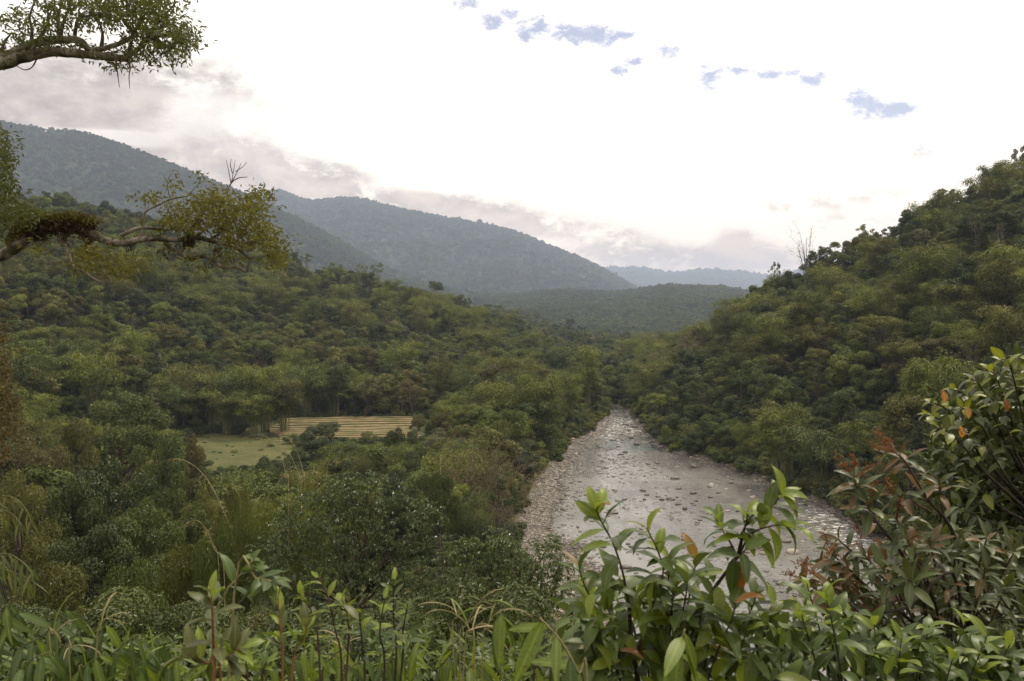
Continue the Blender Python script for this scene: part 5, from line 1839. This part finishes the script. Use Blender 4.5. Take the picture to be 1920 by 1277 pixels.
blade_plant('broad_leaved_grass', 'large hanging leaf pair at the bottom centre before the gravel', 'grass', 950, 2.0,
            [[(940, 1290, 2.05), (936, 1210, 2.0), (936, 1156, 1.98), (940, 1150, 1.97)]], LV['big'], [('grass bright', 0.7), ('grass blade', 0.3)], 4, 1.3, scale=(0.75, 0.95), start=0.8)
blade_plant('broad_leaved_grass', 'large bright leaves on a straw stem at bottom centre, left of the shrub', 'grass', 1110, 1.75,
            [[(1100, 1300, 1.76), (1085, 1262, 1.75), (1050, 1200, 1.73), (1012, 1158, 1.72)]], LV['big'], [('grass bright', 0.85), ('grass blade', 0.15)], 7, 1.0, stem='straw stem', scale=(0.7, 1.0), start=0.42)
blade_plant('broad_leaved_grass', 'large bright leaves on a straw stem before the leafy shrub', 'grass', 1255, 1.7,
            [[(1254, 1300, 1.72), (1262, 1250, 1.7), (1275, 1210, 1.69), (1284, 1180, 1.68)]], LV['big'], [('grass bright', 1.0)], 7, 1.1, stem='straw stem', scale=(0.75, 1.05), start=0.45)

# thin dry grass
for label, px0, Y, st in [('dry pale grass stalks arching before the gravel bar', 880, 2.4,
                           [[(862, 1240, 2.4), (876, 1170, 2.4), (900, 1130, 2.38), (925, 1135, 2.36)], [(850, 1230, 2.4), (860, 1150, 2.4), (868, 1105, 2.4)], [(905, 1230, 2.4), (915, 1180, 2.4), (928, 1132, 2.4)],
                            [(890, 1240, 2.3), (880, 1180, 2.3), (850, 1150, 2.3), (815, 1142, 2.3)], [(870, 1240, 2.3), (885, 1185, 2.3), (905, 1165, 2.3)]]),
                          ('dry grass stalks crossing behind the third sapling', 640, 2.7,
                           [[(615, 1240, 2.7), (640, 1215, 2.7), (660, 1195, 2.7)], [(655, 1220, 2.7), (640, 1198, 2.7), (615, 1194, 2.7), (585, 1196, 2.7)]]),
                          ('curled dry blades among the broad-leaved grass at bottom left', 150, 2.6,
                           [[(130, 1240, 2.6), (135, 1215, 2.6), (150, 1210, 2.6), (160, 1222, 2.6)], [(180, 1230, 2.6), (190, 1170, 2.6), (205, 1160, 2.6), (240, 1170, 2.6)], [(95, 1220, 2.6), (100, 1190, 2.6), (104, 1180, 2.6)]])]:
    root = thing('dry_grass', label, 'grass', base_at(px0, Y))
    for s_ in st:
        c = stem_part(root, [Vector(root.location) + Vector((rf.uniform(-.05, .05), 0, 0))] + pts_of(s_), 0.0026, 0.001, M['straw stem'], 'stalk')
        for k in (0.55, 0.75, 0.92):
            i = int(k * (len(c) - 2))
            put_leaf(root, LV['grass'][int(rf.integers(0, 5))], c[i], (c[i + 1] - c[i]).normalized() + Vector(rf.normal(size=3)) * 0.4, (0, -0.3, 1), M['dry blade' if rf.random() < 0.7 else 'grass bright'], rf.uniform(0.2, 0.4))


# weeds filling the bottom of the view
weeds = tag(None or thing('weeds', 'tangled small-leaved weeds among the grass and saplings along the bottom', 'weeds', base_at(520, 3.4)), kind='stuff')
leaf_mass(weeds, in_band(2600, -20, 1080, [(-20, 1150), (120, 1165), (300, 1195), (420, 1185), (560, 1165), (680, 1150), (800, 1160), (930, 1190), (1080, 1215)], 1330, 2.9, 3.9, -0.02), LV['sapling'], 'shrub leaf', scale=(0.25, 0.6))
leaf_mass(weeds, in_band(700, 40, 1060, [(40, 1180), (300, 1210), (560, 1180), (700, 1165), (930, 1205), (1060, 1225)], 1330, 2.7, 3.5, 0.0), LV['bamboo'], 'grass bright', lean=(0, -0.2, 0.5), scale=(0.3, 0.7))

# saplings
def sapling(label, px0, Y, stems, n, leaf='sapling', mats=(('sapling leaf', 0.7), ('shrub young', 0.3)), stem='brown stem', **kw):
    kw['scale'] = tuple(0.8 * q for q in kw['scale'])
    kw['jit'] = 0.9
    root = thing('sapling', label, 'sapling', base_at(px0, Y))
    for st in stems:
        shoot(root, [Vector(root.location)] + pts_of(st), n, LV[leaf], list(mats), 0.42, stem=stem, **kw)
    return root


sapling('blurred sapling with reddish stem and grey-green leaves at the bottom left', 402, 1.75,
        [[(402, 1290, 1.75), (400, 1210, 1.74), (398, 1140, 1.73), (396, 1108, 1.73)], [(415, 1300, 1.8), (385, 1245, 1.78), (345, 1225, 1.76)], [(400, 1290, 1.7), (425, 1235, 1.7), (450, 1215, 1.7)]], 14, scale=(0.6, 0.95), droop=0.15, stem='rust stem')
sapling('tall sapling with a leaning stem and large soft leaves behind the blurred one', 395, 2.0,
        [[(400, 1230, 2.0), (420, 1120, 2.0), (445, 1085, 2.0), (474, 1050, 2.0)], [(440, 1110, 2.0), (480, 1085, 1.98), (515, 1092, 1.96)]], 10, mats=(('shrub leaf', 0.6), ('grass blade', 0.4)), scale=(0.7, 1.15), droop=0.2, stem='straw stem')
sapling('sapling with rusty stem and upright leaves at bottom left of centre', 526, 1.9,
        [[(530, 1290, 1.9), (527, 1200, 1.9), (521, 1120, 1.9)], [(545, 1290, 1.95), (570, 1200, 1.95), (576, 1165, 1.95)]], 10, mats=(('shrub young', 0.55), ('sapling leaf', 0.45)), scale=(0.5, 0.85), alpha=(0.9, 0.4), droop=0.0, stem='rust stem')
sapling('bright green shoot with a fresh leafy tip right of the rusty sapling', 610, 2.3,
        [[(640, 1290, 2.3), (628, 1180, 2.3), (612, 1110, 2.3), (596, 1082, 2.3)], [(600, 1260, 2.3), (585, 1150, 2.3), (560, 1112, 2.3)], [(650, 1260, 2.3), (652, 1160, 2.3), (640, 1122, 2.3)]], 11, mats=(('shrub young', 0.75), ('shrub leaf', 0.25)), scale=(0.5, 0.8), droop=0.1)
sapling('slender sapling with a dark stem left of the grass stalks', 680, 2.2,
        [[(684, 1290, 2.2), (680, 1220, 2.2), (672, 1130, 2.2)], [(720, 1290, 2.2), (712, 1190, 2.2), (722, 1120, 2.2)], [(750, 1280, 2.2), (755, 1190, 2.2), (765, 1130, 2.2)], [(740, 1280, 2.3), (738, 1160, 2.3), (738, 1085, 2.3)]], 10,
        mats=(('shrub young', 0.4), ('sapling leaf', 0.3), ('grass blade', 0.3)), scale=(0.5, 0.85), droop=0.2, stem='dark stem')
sapling('low leafy seedling between the leaf pair and the leafy shrub', 1010, 2.3,
        [[(1000, 1300, 2.3), (1008, 1250, 2.3), (1000, 1205, 2.3)], [(1030, 1300, 2.3), (1035, 1255, 2.3), (1050, 1225, 2.3)], [(970, 1300, 2.3), (968, 1265, 2.3), (975, 1240, 2.3)]], 9, mats=(('shrub young', 0.5), ('shrub leaf', 0.5)), scale=(0.5, 0.8), droop=0.3)
sapling('small seedling tuft at the bottom between grass and rusty sapling', 470, 2.3,
        [[(465, 1300, 2.3), (462, 1250, 2.3), (458, 1215, 2.3)], [(490, 1300, 2.3), (492, 1262, 2.3), (500, 1240, 2.3)], [(440, 1300, 2.3), (436, 1270, 2.3), (428, 1252, 2.3)]], 9, mats=(('grass blade', 0.5), ('shrub young', 0.5)), scale=(0.5, 0.8), droop=0.3)

# bamboo spray hanging in from the left
blade_plant('bamboo_spray', 'yellow green bamboo leaf spray hanging in at the left edge', 'bamboo', -60, 7.5,
            [[(-70, 1010, 7.6), (-30, 945, 7.5), (15, 930, 7.4), (45, 950, 7.3), (62, 985, 7.2)], [(-60, 990, 7.5), (-20, 955, 7.4), (20, 962, 7.3), (40, 985, 7.2)]], LV['bamboo'], [('bamboo leaf', 1)], 15, 0.9, r=(0.008, 0.002), stem='green stem', start=0.45)
blade_plant('bamboo_spray', 'lower bamboo leaf spray at the left edge above the grass', 'bamboo', -50, 6.5,
            [[(-60, 1110, 6.6), (-30, 1050, 6.5), (10, 1038, 6.4), (40, 1052, 6.3), (62, 1075, 6.2)], [(-50, 1120, 6.5), (-10, 1070, 6.4), (30, 1075, 6.3), (70, 1095, 6.2)]], LV['bamboo'], [('bamboo leaf', 0.7), ('grass blade', 0.3)], 14, 0.9, r=(0.008, 0.002), stem='green stem', start=0.45)

# ------------------------------------------------------------------ the tree whose limbs reach in from the left
ra = np.random.default_rng(909)
TY = 11.5
old = thing('old_tree', 'old tree reaching in from the left with a leafy upper limb and mossy limb', 'tree', base_at(-230, TY))
OB = np.array(old.location)


def rel(lst, Y=TY):
    return [np.array(at(q[0], q[1], q[2] if len(q) > 2 else Y)) - OB for q in lst]


g = Geo()
tube(g, catmull([np.array([0, 0, -0.5])] + rel([(-232, 900), (-222, 620), (-226, 420), (-215, 200), (-220, -60), (-200, -260)]), 5), 0.42, 0.22, 10, rough=0.08, rng=ra)
link(bpy.data.objects.new('trunk', g.mesh('trunk', [M['bark']], smooth=True)), old)


def limb(name, lst, r0, r1, mat='pale bark', sides=8, rough=0.12):
    g = Geo()
    c = catmull(rel(lst), 5)
    tube(g, c, r0, r1, sides, rough=rough, rng=ra)
    o = link(bpy.data.objects.new(name, g.mesh(name, [M[mat]], smooth=True)), old)
    return c


upper = [limb('branch', [(-222, 210), (-120, 160), (-50, 132), (0, 119), (40, 108), (90, 97), (150, 101), (215, 108), (242, 112)], 0.13, 0.045),
         limb('branch', [(0, 114), (30, 97), (75, 79), (140, 74), (160, 86), (172, 94), (215, 85), (255, 66)], 0.075, 0.03),
         limb('branch', [(236, 108), (262, 90), (285, 72), (320, 66), (352, 74)], 0.04, 0.012)]
for lst in ([(58, 88), (60, 55), (56, 30), (70, -10)], [(112, 76), (118, 45), (124, 28), (140, -10)], [(140, 74), (142, 55), (150, 34), (190, 26), (245, 8)], [(190, 90), (192, 62), (184, 36)],
            [(240, 110), (247, 75), (262, 40), (275, -5)], [(262, 88), (300, 40), (330, 5)], [(285, 72), (320, 88), (348, 98)], [(0, 112), (8, 80), (22, 62)], [(112, 76), (108, 38), (116, 0)],
            [(250, 60), (232, 40), (218, 5)], [(70, 80), (90, 40), (84, -5)]):
    upper.append(limb('branch', lst, 0.032, 0.009, 'bark', 6))
limb('branch', [(70, 108), (60, 126), (46, 131), (32, 124)], 0.012, 0.006, 'bark', 5)
for lst in ([(217, 110), (219, 128), (221, 142), (224, 164)], [(241, 112), (244, 128), (242, 142), (243, 166)]):
    limb('hanging_root', lst, 0.014, 0.004, 'bark', 5)
mossy = [limb('mossy_limb', [(-226, 500), (-130, 512), (-50, 496), (0, 479), (32, 462), (58, 442), (95, 428), (140, 426), (172, 437), (201, 453), (233, 456), (257, 450), (291, 447), (335, 450), (373, 446), (399, 453),
                        (437, 462), (452, 471), (469, 486)], 0.10, 0.018)]
for lst, r0, r1 in (([(309, 455), (330, 470), (356, 484), (388, 481), (417, 501), (443, 500), (462, 509), (471, 484), (496, 480), (512, 473)], 0.036, 0.012),
                    ([(228, 442), (262, 427), (310, 430), (335, 426), (352, 440)], 0.032, 0.018), ([(267, 448), (268, 412), (275, 395), (300, 383), (320, 374), (352, 368)], 0.026, 0.008),
                    ([(112, 446), (125, 470), (137, 500), (160, 511), (180, 525), (196, 530)], 0.034, 0.008), ([(350, 448), (372, 440), (400, 414), (412, 398)], 0.024, 0.008),
                    ([(390, 452), (408, 440), (424, 428), (440, 424)], 0.022, 0.008), ([(352, 446), (380, 400), (410, 385)], 0.02, 0.006), ([(440, 462), (470, 455), (500, 458)], 0.018, 0.006),
                    ([(412, 400), (421, 372), (433, 344), (447, 334), (464, 332)], 0.016, 0.005), ([(160, 508), (190, 500), (225, 495)], 0.014, 0.005), ([(275, 396), (272, 380), (280, 366)], 0.010, 0.004)):
    mossy.append(limb('branch', lst, r0, r1, 'pale bark', 7))
for lst in ([(433, 344), (429, 322), (424, 300)], [(434, 342), (438, 320), (441, 300)], [(435, 340), (446, 320), (452, 306)], [(436, 325), (432, 310), (434, 298)], [(320, 374), (314, 350), (318, 330), (326, 325)],
            [(318, 345), (310, 335), (306, 328)], [(350, 368), (372, 345), (378, 326)], [(441, 322), (456, 312), (462, 304)]):
    limb('twig', lst, 0.007, 0.003, 'bark', 4)

# leaves of the limbs: small, hanging in loose sprays
def leaf_cloud(blobs, L, W, per=6, depth=0.7, hang=0.6):
    g = Geo()
    for px, py, sx, sy, n in blobs:
        m = max(1, int(n * 1.35) // per)
        cx = px + ra.normal(size=m) * sx * 0.55
        cy_ = py + ra.normal(size=m) * sy * 0.55
        yy_ = TY + ra.normal(size=m) * depth * 0.5
        P0 = np.stack([(cx - 960) / FPX * yy_, yy_, EYE + (HOR - cy_) / FPX * yy_], 1) - OB
        P = np.repeat(P0, per, 0) + ra.normal(size=(m * per, 3)) * 0.055
        D = norm(ra.normal(size=(m * per, 3)) * np.array([1, 1, 0.7]) + np.array([0, 0, -hang]))
        N = norm(ra.normal(size=(m * per, 3)) + np.array([0, 0, 0.6]))
        lt = np.repeat(ra.uniform(0, 1, m), per)
        leaves(g, P, N, D, L * ra.uniform(0.7, 1.25, m * per), W, np.clip(lt * 0.6 + ra.random(m * per) * 0.4, 0, 1), 0.1)
        tw = Geo()
    return g


def foliage(name, g, mat):
    o = link(bpy.data.objects.new(name, g.mesh(name, [M[mat]])), old)
    o['kind'] = 'stuff'
    return o


M['old leaf'] = leaf_mat('old tree leaf', (0.045, 0.058, 0.016), (0.085, 0.088, 0.022), 0.42, 0.45, 0.35, 0.7)
M['brown leaf'] = leaf_mat('rusty hanging leaf', (0.060, 0.046, 0.018), (0.105, 0.078, 0.026), 0.35, 0.5, 0.3, 0.7)
foliage('upper_foliage', leaf_cloud([(230, 22, 60, 26, 520), (290, 30, 50, 36, 620), (320, 62, 40, 26, 420), (345, 80, 22, 16, 130), (300, 92, 40, 14, 150), (260, 70, 36, 26, 260), (330, 108, 16, 14, 60), (360, 74, 14, 12, 60),
                                     (240, 100, 34, 16, 160), (222, 120, 26, 12, 70), (190, 30, 44, 22, 240), (150, 30, 50, 26, 190), (100, 36, 50, 26, 200), (60, 50, 40, 30, 170), (25, 40, 26, 30, 120), (30, 85, 30, 16, 70), (75, 78, 40, 14, 110),
                                     (115, 78, 40, 12, 110), (110, 8, 60, 14, 200), (200, 0, 80, 14, 300), (300, 0, 50, 14, 260), (170, 96, 30, 10, 40), (300, 118, 14, 10, 30), (5, 95, 16, 30, 60),
                                     (60, -40, 90, 30, 300), (220, -40, 110, 30, 600)], 0.088, 0.030, 6, 1.0), 'old leaf')
foliage('limb_foliage', leaf_cloud([(400, 375, 46, 22, 420), (370, 395, 50, 20, 300), (440, 395, 46, 26, 420), (480, 385, 30, 24, 200), (345, 418, 44, 13, 320), (315, 412, 26, 10, 110), (480, 420, 34, 22, 320), (500, 445, 30, 20, 260),
                                    (470, 455, 50, 14, 220), (515, 470, 20, 22, 220), (440, 435, 40, 18, 240), (400, 420, 36, 16, 200), (270, 372, 20, 10, 40), (300, 376, 34, 8, 60), (330, 350, 16, 14, 40), (378, 335, 10, 10, 24),
                                    (495, 362, 16, 10, 60), (520, 490, 16, 10, 70), (430, 480, 40, 10, 90), (390, 500, 30, 8, 50), (345, 480, 30, 10, 60)], 0.080, 0.030, 6, 0.9), 'gold')
foliage('limb_foliage', leaf_cloud([(200, 488, 50, 14, 300), (170, 470, 34, 14, 140), (240, 500, 34, 12, 180), (215, 512, 40, 8, 110), (160, 500, 30, 12, 90), (150, 480, 30, 20, 90), (70, 465, 20, 10, 50)], 0.078, 0.028, 6, 0.8), 'gold')
foliage('side_foliage', leaf_cloud([(-5, 255, 18, 24, 170), (2, 300, 22, 30, 260), (0, 345, 26, 30, 320), (8, 385, 28, 26, 320), (30, 405, 36, 20, 300), (60, 408, 26, 16, 140), (-20, 300, 30, 80, 400), (-5, 425, 30, 14, 160)], 0.088, 0.030, 6, 0.9), 'old leaf')
foliage('hanging_foliage', leaf_cloud([(-4, 620, 14, 30, 140), (2, 680, 20, 36, 260), (8, 740, 26, 34, 320), (10, 800, 26, 30, 280), (-14, 760, 30, 80, 420), (4, 850, 20, 24, 130), (-6, 560, 10, 30, 60)], 0.088, 0.030, 6, 0.9), 'brown leaf')


# moss, ferns and hanging roots grown over the limb
def tufts(pts, n, L, up, spread, mats, name):
    g = Geo()
    P = np.array(pts)[ra.integers(0, len(pts), n)]
    P = P + ra.normal(size=(n, 3)) * spread
    D = norm(ra.normal(size=(n, 3)) * 0.55 + np.array(up))
    leaves(g, P, norm(ra.normal(size=(n, 3))), D, L * ra.uniform(0.5, 1.3, n), L * 0.10, ra.random(n), 0.05, bend=0.3)
    o = link(bpy.data.objects.new(name, g.mesh(name, [M[mats]])), old)
    o['kind'] = 'stuff'


M['moss brown'] = leaf_mat('dead moss', (0.040, 0.026, 0.015), (0.090, 0.058, 0.030), 0.15, 0.8, 0.1, 0.7)
M['moss green'] = leaf_mat('live moss', (0.070, 0.066, 0.018), (0.115, 0.095, 0.024), 0.25, 0.8, 0.1, 0.7)
c0 = np.array(mossy[0])
seg = [p for p in c0 if at(55, 0, TY).x - OB[0] < p[0] < at(172, 0, TY).x - OB[0]]
tufts(seg, 2600, 0.10, (0, 0, 0.45), np.array([0.06, 0.06, 0.055]), 'moss brown', 'dead_moss')
tufts([p + np.array([0, 0, 0.10]) for p in seg], 1100, 0.11, (0, 0, 1.0), np.array([0.10, 0.06, 0.03]), 'moss green', 'live_moss')
tufts([p + np.array([0, 0, 0.10]) for p in c0 if at(20, 0, TY).x - OB[0] < p[0] < at(60, 0, TY).x - OB[0]], 500, 0.11, (-0.2, 0, 0.9), 0.06, 'moss green', 'live_moss')
tufts([p for p in c0 if at(180, 0, TY).x - OB[0] < p[0] < at(300, 0, TY).x - OB[0]], 260, 0.06, (0, 0, 0.7), 0.03, 'moss brown', 'dead_moss')
for hp in ((352, 440, 500), (358, 448, 380), (405, 462, 140), (345, 455, 120), (120, 446, 200), (165, 448, 300), (172, 470, 160), (245, 460, 120), (425, 432, 120), (305, 470, 160)):
    tufts(rel([(hp[0], hp[1])]), hp[2] // 4, 0.09, (0, 0, -1.4), np.array([0.04, 0.04, 0.05]), 'moss brown', 'hanging_moss')

# ------------------------------------------------------------------ glossy-leaved trees at the foot of the near slope
def whorl_tree(label, px, Y, top, lobes, leafL, leafW, n, mat, seed):
    """leaves in drooping whorls at the twig ends; lobes: (column, row, half width, half height) as seen, given their own depth"""
    rg = np.random.default_rng(seed)
    root = thing('tree', label, 'tree', base_at(px, Y))
    b = np.array(root.location)
    g, t = Geo(), Geo()
    area = np.array([l[2] * l[3] for l in lobes], float)
    cen = []
    for (lx, ly, sx, sy), a in zip(lobes, area / area.sum()):
        m = int(n * a / 7)
        Yl = Y + rg.uniform(-0.8, 0.8)
        c = np.array(at(lx, ly, Yl)) - b
        cen.append(c)
        R = np.array([sx / FPX * Y, (sx + sy) * 0.5 / FPX * Y, sy / FPX * Y])
        d = norm(rg.normal(size=(m, 3)) + np.array([0, -0.35, 0.25]))
        P0 = c + d * R * (0.45 + 0.6 * rg.random((m, 1)) ** 0.6)
        for k in range(7):
            o = rg.normal(size=(m, 3))
            D = norm(o * np.array([1, 1, 0.35]) + d * 0.5 + np.array([0, 0, -0.55]))
            N = norm(np.array([0, 0, 1]) + o * 0.25 + rg.normal(size=(m, 3)) * 0.25)
            leaves(g, P0 + D * leafL * 0.15, N, D, leafL * rg.uniform(0.75, 1.2, m), leafW, np.clip(0.5 + rg.normal(size=m) * 0.22, 0, 1), 0.1, bend=0.18)
    base = np.array([0, 0, -0.6])
    ctr = np.mean(cen, 0)
    fork = ctr * np.array([0.5, 0.5, 0.45])
    tube(t, catmull([base, fork * 0.5 + rg.normal(size=3) * 0.1, fork], 4), 0.22, 0.15, 7)
    for c in cen:
        tube(t, catmull([fork, (fork + c) / 2 + rg.normal(size=3) * 0.3, c], 4), 0.09, 0.02, 5)
    c_o = link(bpy.data.objects.new('crown', g.mesh('crown', [M[mat]])), root)
    c_o['kind'] = 'stuff'
    link(bpy.data.objects.new('trunk', t.mesh('trunk', [M['bark']], smooth=True)), root)


whorl_tree('broad tree with small glossy drooping leaves below the field at bottom centre', 660, 34, 885,
           [(640, 930, 60, 40), (700, 925, 60, 36), (590, 965, 70, 44), (660, 985, 80, 50), (745, 970, 70, 44), (800, 985, 44, 36), (540, 1010, 60, 44), (620, 1050, 80, 50), (720, 1050, 90, 50), (800, 1050, 70, 50),
            (560, 1080, 70, 44), (680, 1110, 90, 50), (780, 1120, 80, 46), (500, 1050, 40, 40), (690, 900, 30, 18), (655, 898, 24, 16), (805, 950, 24, 18)], 0.235, 0.085, 9500, 'glossy', 1)
whorl_tree('lower glossy-leaved tree hanging over the stony bank left of the leafy shrub', 940, 31, 1000,
           [(880, 1040, 50, 40), (930, 1020, 40, 32), (960, 1060, 50, 36), (900, 1090, 60, 44), (870, 1130, 60, 40), (940, 1120, 50, 40), (1020, 1050, 44, 40), (1050, 1080, 36, 44), (1010, 1110, 44, 36),
            (1040, 1150, 34, 40), (960, 1010, 22, 18), (1030, 1020, 26, 20), (980, 1170, 30, 24)], 0.225, 0.075, 5200, 'glossy', 2)

# ------------------------------------------------------------------ bare and dry plants in the middle distance
def reed(label, lst, Y, r=0.05, leafy=0):
    root = thing('bamboo_shoot', label, 'bamboo shoot', base_at(lst[0][0], Y), 'pale bare bamboo shoots arching over the thicket')
    b = np.array(root.location)
    g = Geo()
    P = [np.zeros(3)] + [np.array(at(x, y, Y)) - b for x, y in lst]
    r = r * 0.55
    c = catmull(P, 6)
    tube(g, c, r, r * 0.3, 5)
    for i in range(3, len(c) - 1, 3):
        q = c[i]
        tube(g, [q - (c[i] - c[i - 1]) * 0.08, q + (c[i] - c[i - 1]) * 0.08], r * 1.15 * (1 - i / len(c) * 0.7), r * 1.15 * (1 - i / len(c) * 0.7), 5)
    link(bpy.data.objects.new('culm', g.mesh('culm', [M['pale reed']], smooth=True)), root)
    g = Geo()
    n = 14
    ii = ra.integers(len(c) // 2, len(c), n)
    leaves(g, np.array(c)[ii], norm(ra.normal(size=(n, 3))), norm(ra.normal(size=(n, 3)) * 0.6 + np.array([0, 0, -0.7])), 0.26, 0.025, ra.random(n), 0.1)
    link(bpy.data.objects.new('withered_leaves', g.mesh('withered_leaves', [M['dry blade']])), root)


reed('long pale bamboo shoot arching left below the meadow', [(436, 1010), (431, 987), (400, 918), (372, 880), (334, 860), (298, 868)], 40)
reed('pale bamboo shoot bent right like a hook before the round dark bush', [(487, 990), (491, 968), (500, 939), (524, 901), (546, 877), (570, 884)], 40, 0.055)
reed('pale bamboo shoot curving left above the round dark bush', [(541, 920), (537, 898), (531, 868), (517, 836), (493, 816), (464, 818)], 44, 0.045)
reed('pale bamboo shoot leaning left across the round dark bush', [(566, 925), (562, 898), (555, 877), (544, 853), (527, 829), (512, 822)], 44, 0.045)
reed('pale bamboo shoot rising above the feathery bamboo', [(572, 920), (568, 887), (562, 860), (548, 829), (533, 814)], 46, 0.045)
reed('short pale bamboo shoot drooping right above the glossy tree', [(560, 930), (565, 900), (575, 885), (592, 884), (604, 900)], 42, 0.04)
reed('straight pale bamboo shoot left of the field trees', [(612, 900), (622, 872), (632, 855), (642, 843)], 60, 0.05)
reed('single pale shoot standing right of the ploughed field', [(826, 880), (828, 862), (832, 838), (843, 828), (852, 834)], 88, 0.10)
reed('low pale shoot arched over the olive bush', [(420, 1070), (402, 1030), (385, 990), (366, 975), (346, 985)], 30, 0.03)
reed('low pale shoot leaning left of the glossy tree base', [(410, 1060), (398, 1020), (390, 995), (380, 1000)], 30, 0.025)


def bare_shrub(label, name, cat, px, Y, tips, r, mat, sub=5, leafm=None, nleaf=0, drop=-0.1):
    root = thing(name, label, cat, base_at(px, Y))
    b = np.array(root.location)
    g = Geo()
    E = []
    for tx, ty in tips:
        e = np.array(at(tx, ty, Y + ra.uniform(-2, 2))) - b
        mid = e * np.array([0.35, 0.35, 0.6]) + ra.normal(size=3) * 0.2
        c = catmull([np.array([0, 0, -0.3]), mid, e], 5)
        tube(g, c, r, r * 0.25, 5)
        for k in range(sub):
            i = int(ra.integers(len(c) // 3, len(c) - 1))
            L = np.linalg.norm(e) * ra.uniform(0.18, 0.42)
            d = norm((c[i + 1] - c[i]) / (np.linalg.norm(c[i + 1] - c[i]) + 1e-6) + ra.normal(size=3) * 0.6 + np.array([0, 0, drop]))
            e2 = c[i] + d * L
            tube(g, catmull([c[i], (c[i] + e2) / 2 + ra.normal(size=3) * 0.06 * L, e2], 3), r * 0.35, r * 0.12, 4)
            E.append(e2)
            for q in range(3):
                s = c[i] + (e2 - c[i]) * ra.uniform(0.3, 1)
                e3 = s + norm(d + ra.normal(size=3) * 0.7) * L * 0.5
                tube(g, [s, (s + e3) / 2 + ra.normal(size=3) * 0.03 * L, e3], r * 0.18, r * 0.09, 3)
                E.append(e3)
    link(bpy.data.objects.new('branches', g.mesh('branches', [M[mat]], smooth=True)), root)
    if nleaf:
        g = Geo()
        P = np.array(E)[ra.integers(0, len(E), nleaf)] + ra.normal(size=(nleaf, 3)) * 0.35
        leaves(g, P, norm(ra.normal(size=(nleaf, 3)) + np.array([0, 0, 0.5])), norm(ra.normal(size=(nleaf, 3)) + np.array([0, 0, -0.5])), 0.36, 0.16, ra.random(nleaf), 0.1)
        o = link(bpy.data.objects.new('foliage', g.mesh('foliage', [M[leafm]])), root)
        o['kind'] = 'stuff'


bare_shrub('bare brown twiggy shrub leaning out over the gravel bar', 'bare_shrub', 'shrub', 925, 108,
           [(830, 866), (850, 850), (880, 842), (905, 846), (930, 856), (955, 862), (975, 876), (992, 888), (1005, 900), (975, 908), (950, 918), (945, 896), (870, 880), (900, 880), (940, 890)], 0.11, 'dry twig', 12, 'brownish olive', 380)
bare_shrub('dead brown tree with bare forked branches above the far river bend', 'dead_tree', 'tree', 1304, 300,
           [(1268, 632), (1278, 626), (1290, 622), (1302, 630), (1312, 640), (1270, 655), (1284, 648), (1300, 650)], 0.30, 'dry twig', 6, 'brownish olive', 420, -0.35)
bare_shrub('bare thin pale tree on the left ridge above the mossy limb', 'dead_tree', 'tree', 138, 452, [(138, 352), (141, 362), (134, 368)], 0.16, 'pale bark', 2)
bare_shrub('tall pale-trunked tree with a small tufted top on the right crest', 'crest_tree', 'tree', 1512, 322, [(1502, 448), (1512, 444), (1520, 452), (1506, 456), (1496, 462)], 0.22, 'pale bark', 4, 'dark green', 460, 0.3)

# banana plants by the field
for i, (px_, py_, s_, lab) in enumerate([(752, 760, 0.85, 'pale banana plant with long drooping leaves above the ploughed field'), (738, 765, 0.7, 'smaller banana plant left of the pale one above the field'),
                                         (716, 764, 0.6, 'low banana plant behind the right bamboo clump of the grove')]):
    Y_ = 247 + 2 * i
    x_ = (px_ - 960) / FPX * Y_
    root = thing('banana_plant', lab, 'banana plant', (x_, Y_, land1(x_, Y_)), 'banana plants by the field')
    h_ = 6.2 * s_
    stem_part(root, [Vector(root.location), Vector(root.location) + Vector((0.1, -0.1, h_ * 0.5)), Vector(root.location) + Vector((0.15, -0.2, h_))], 0.22, 0.12, M['culm'], 'stem')
    for k in range(9):
        a = k * 2.4
        put_leaf(root, LV['banana'][k % 4], Vector(root.location) + Vector((0.15, -0.2, h_ * 0.97)), (math.cos(a), math.sin(a), 0.75), (0, 0, 1), M['banana leaf'], s_ * rf.uniform(0.8, 1.15))
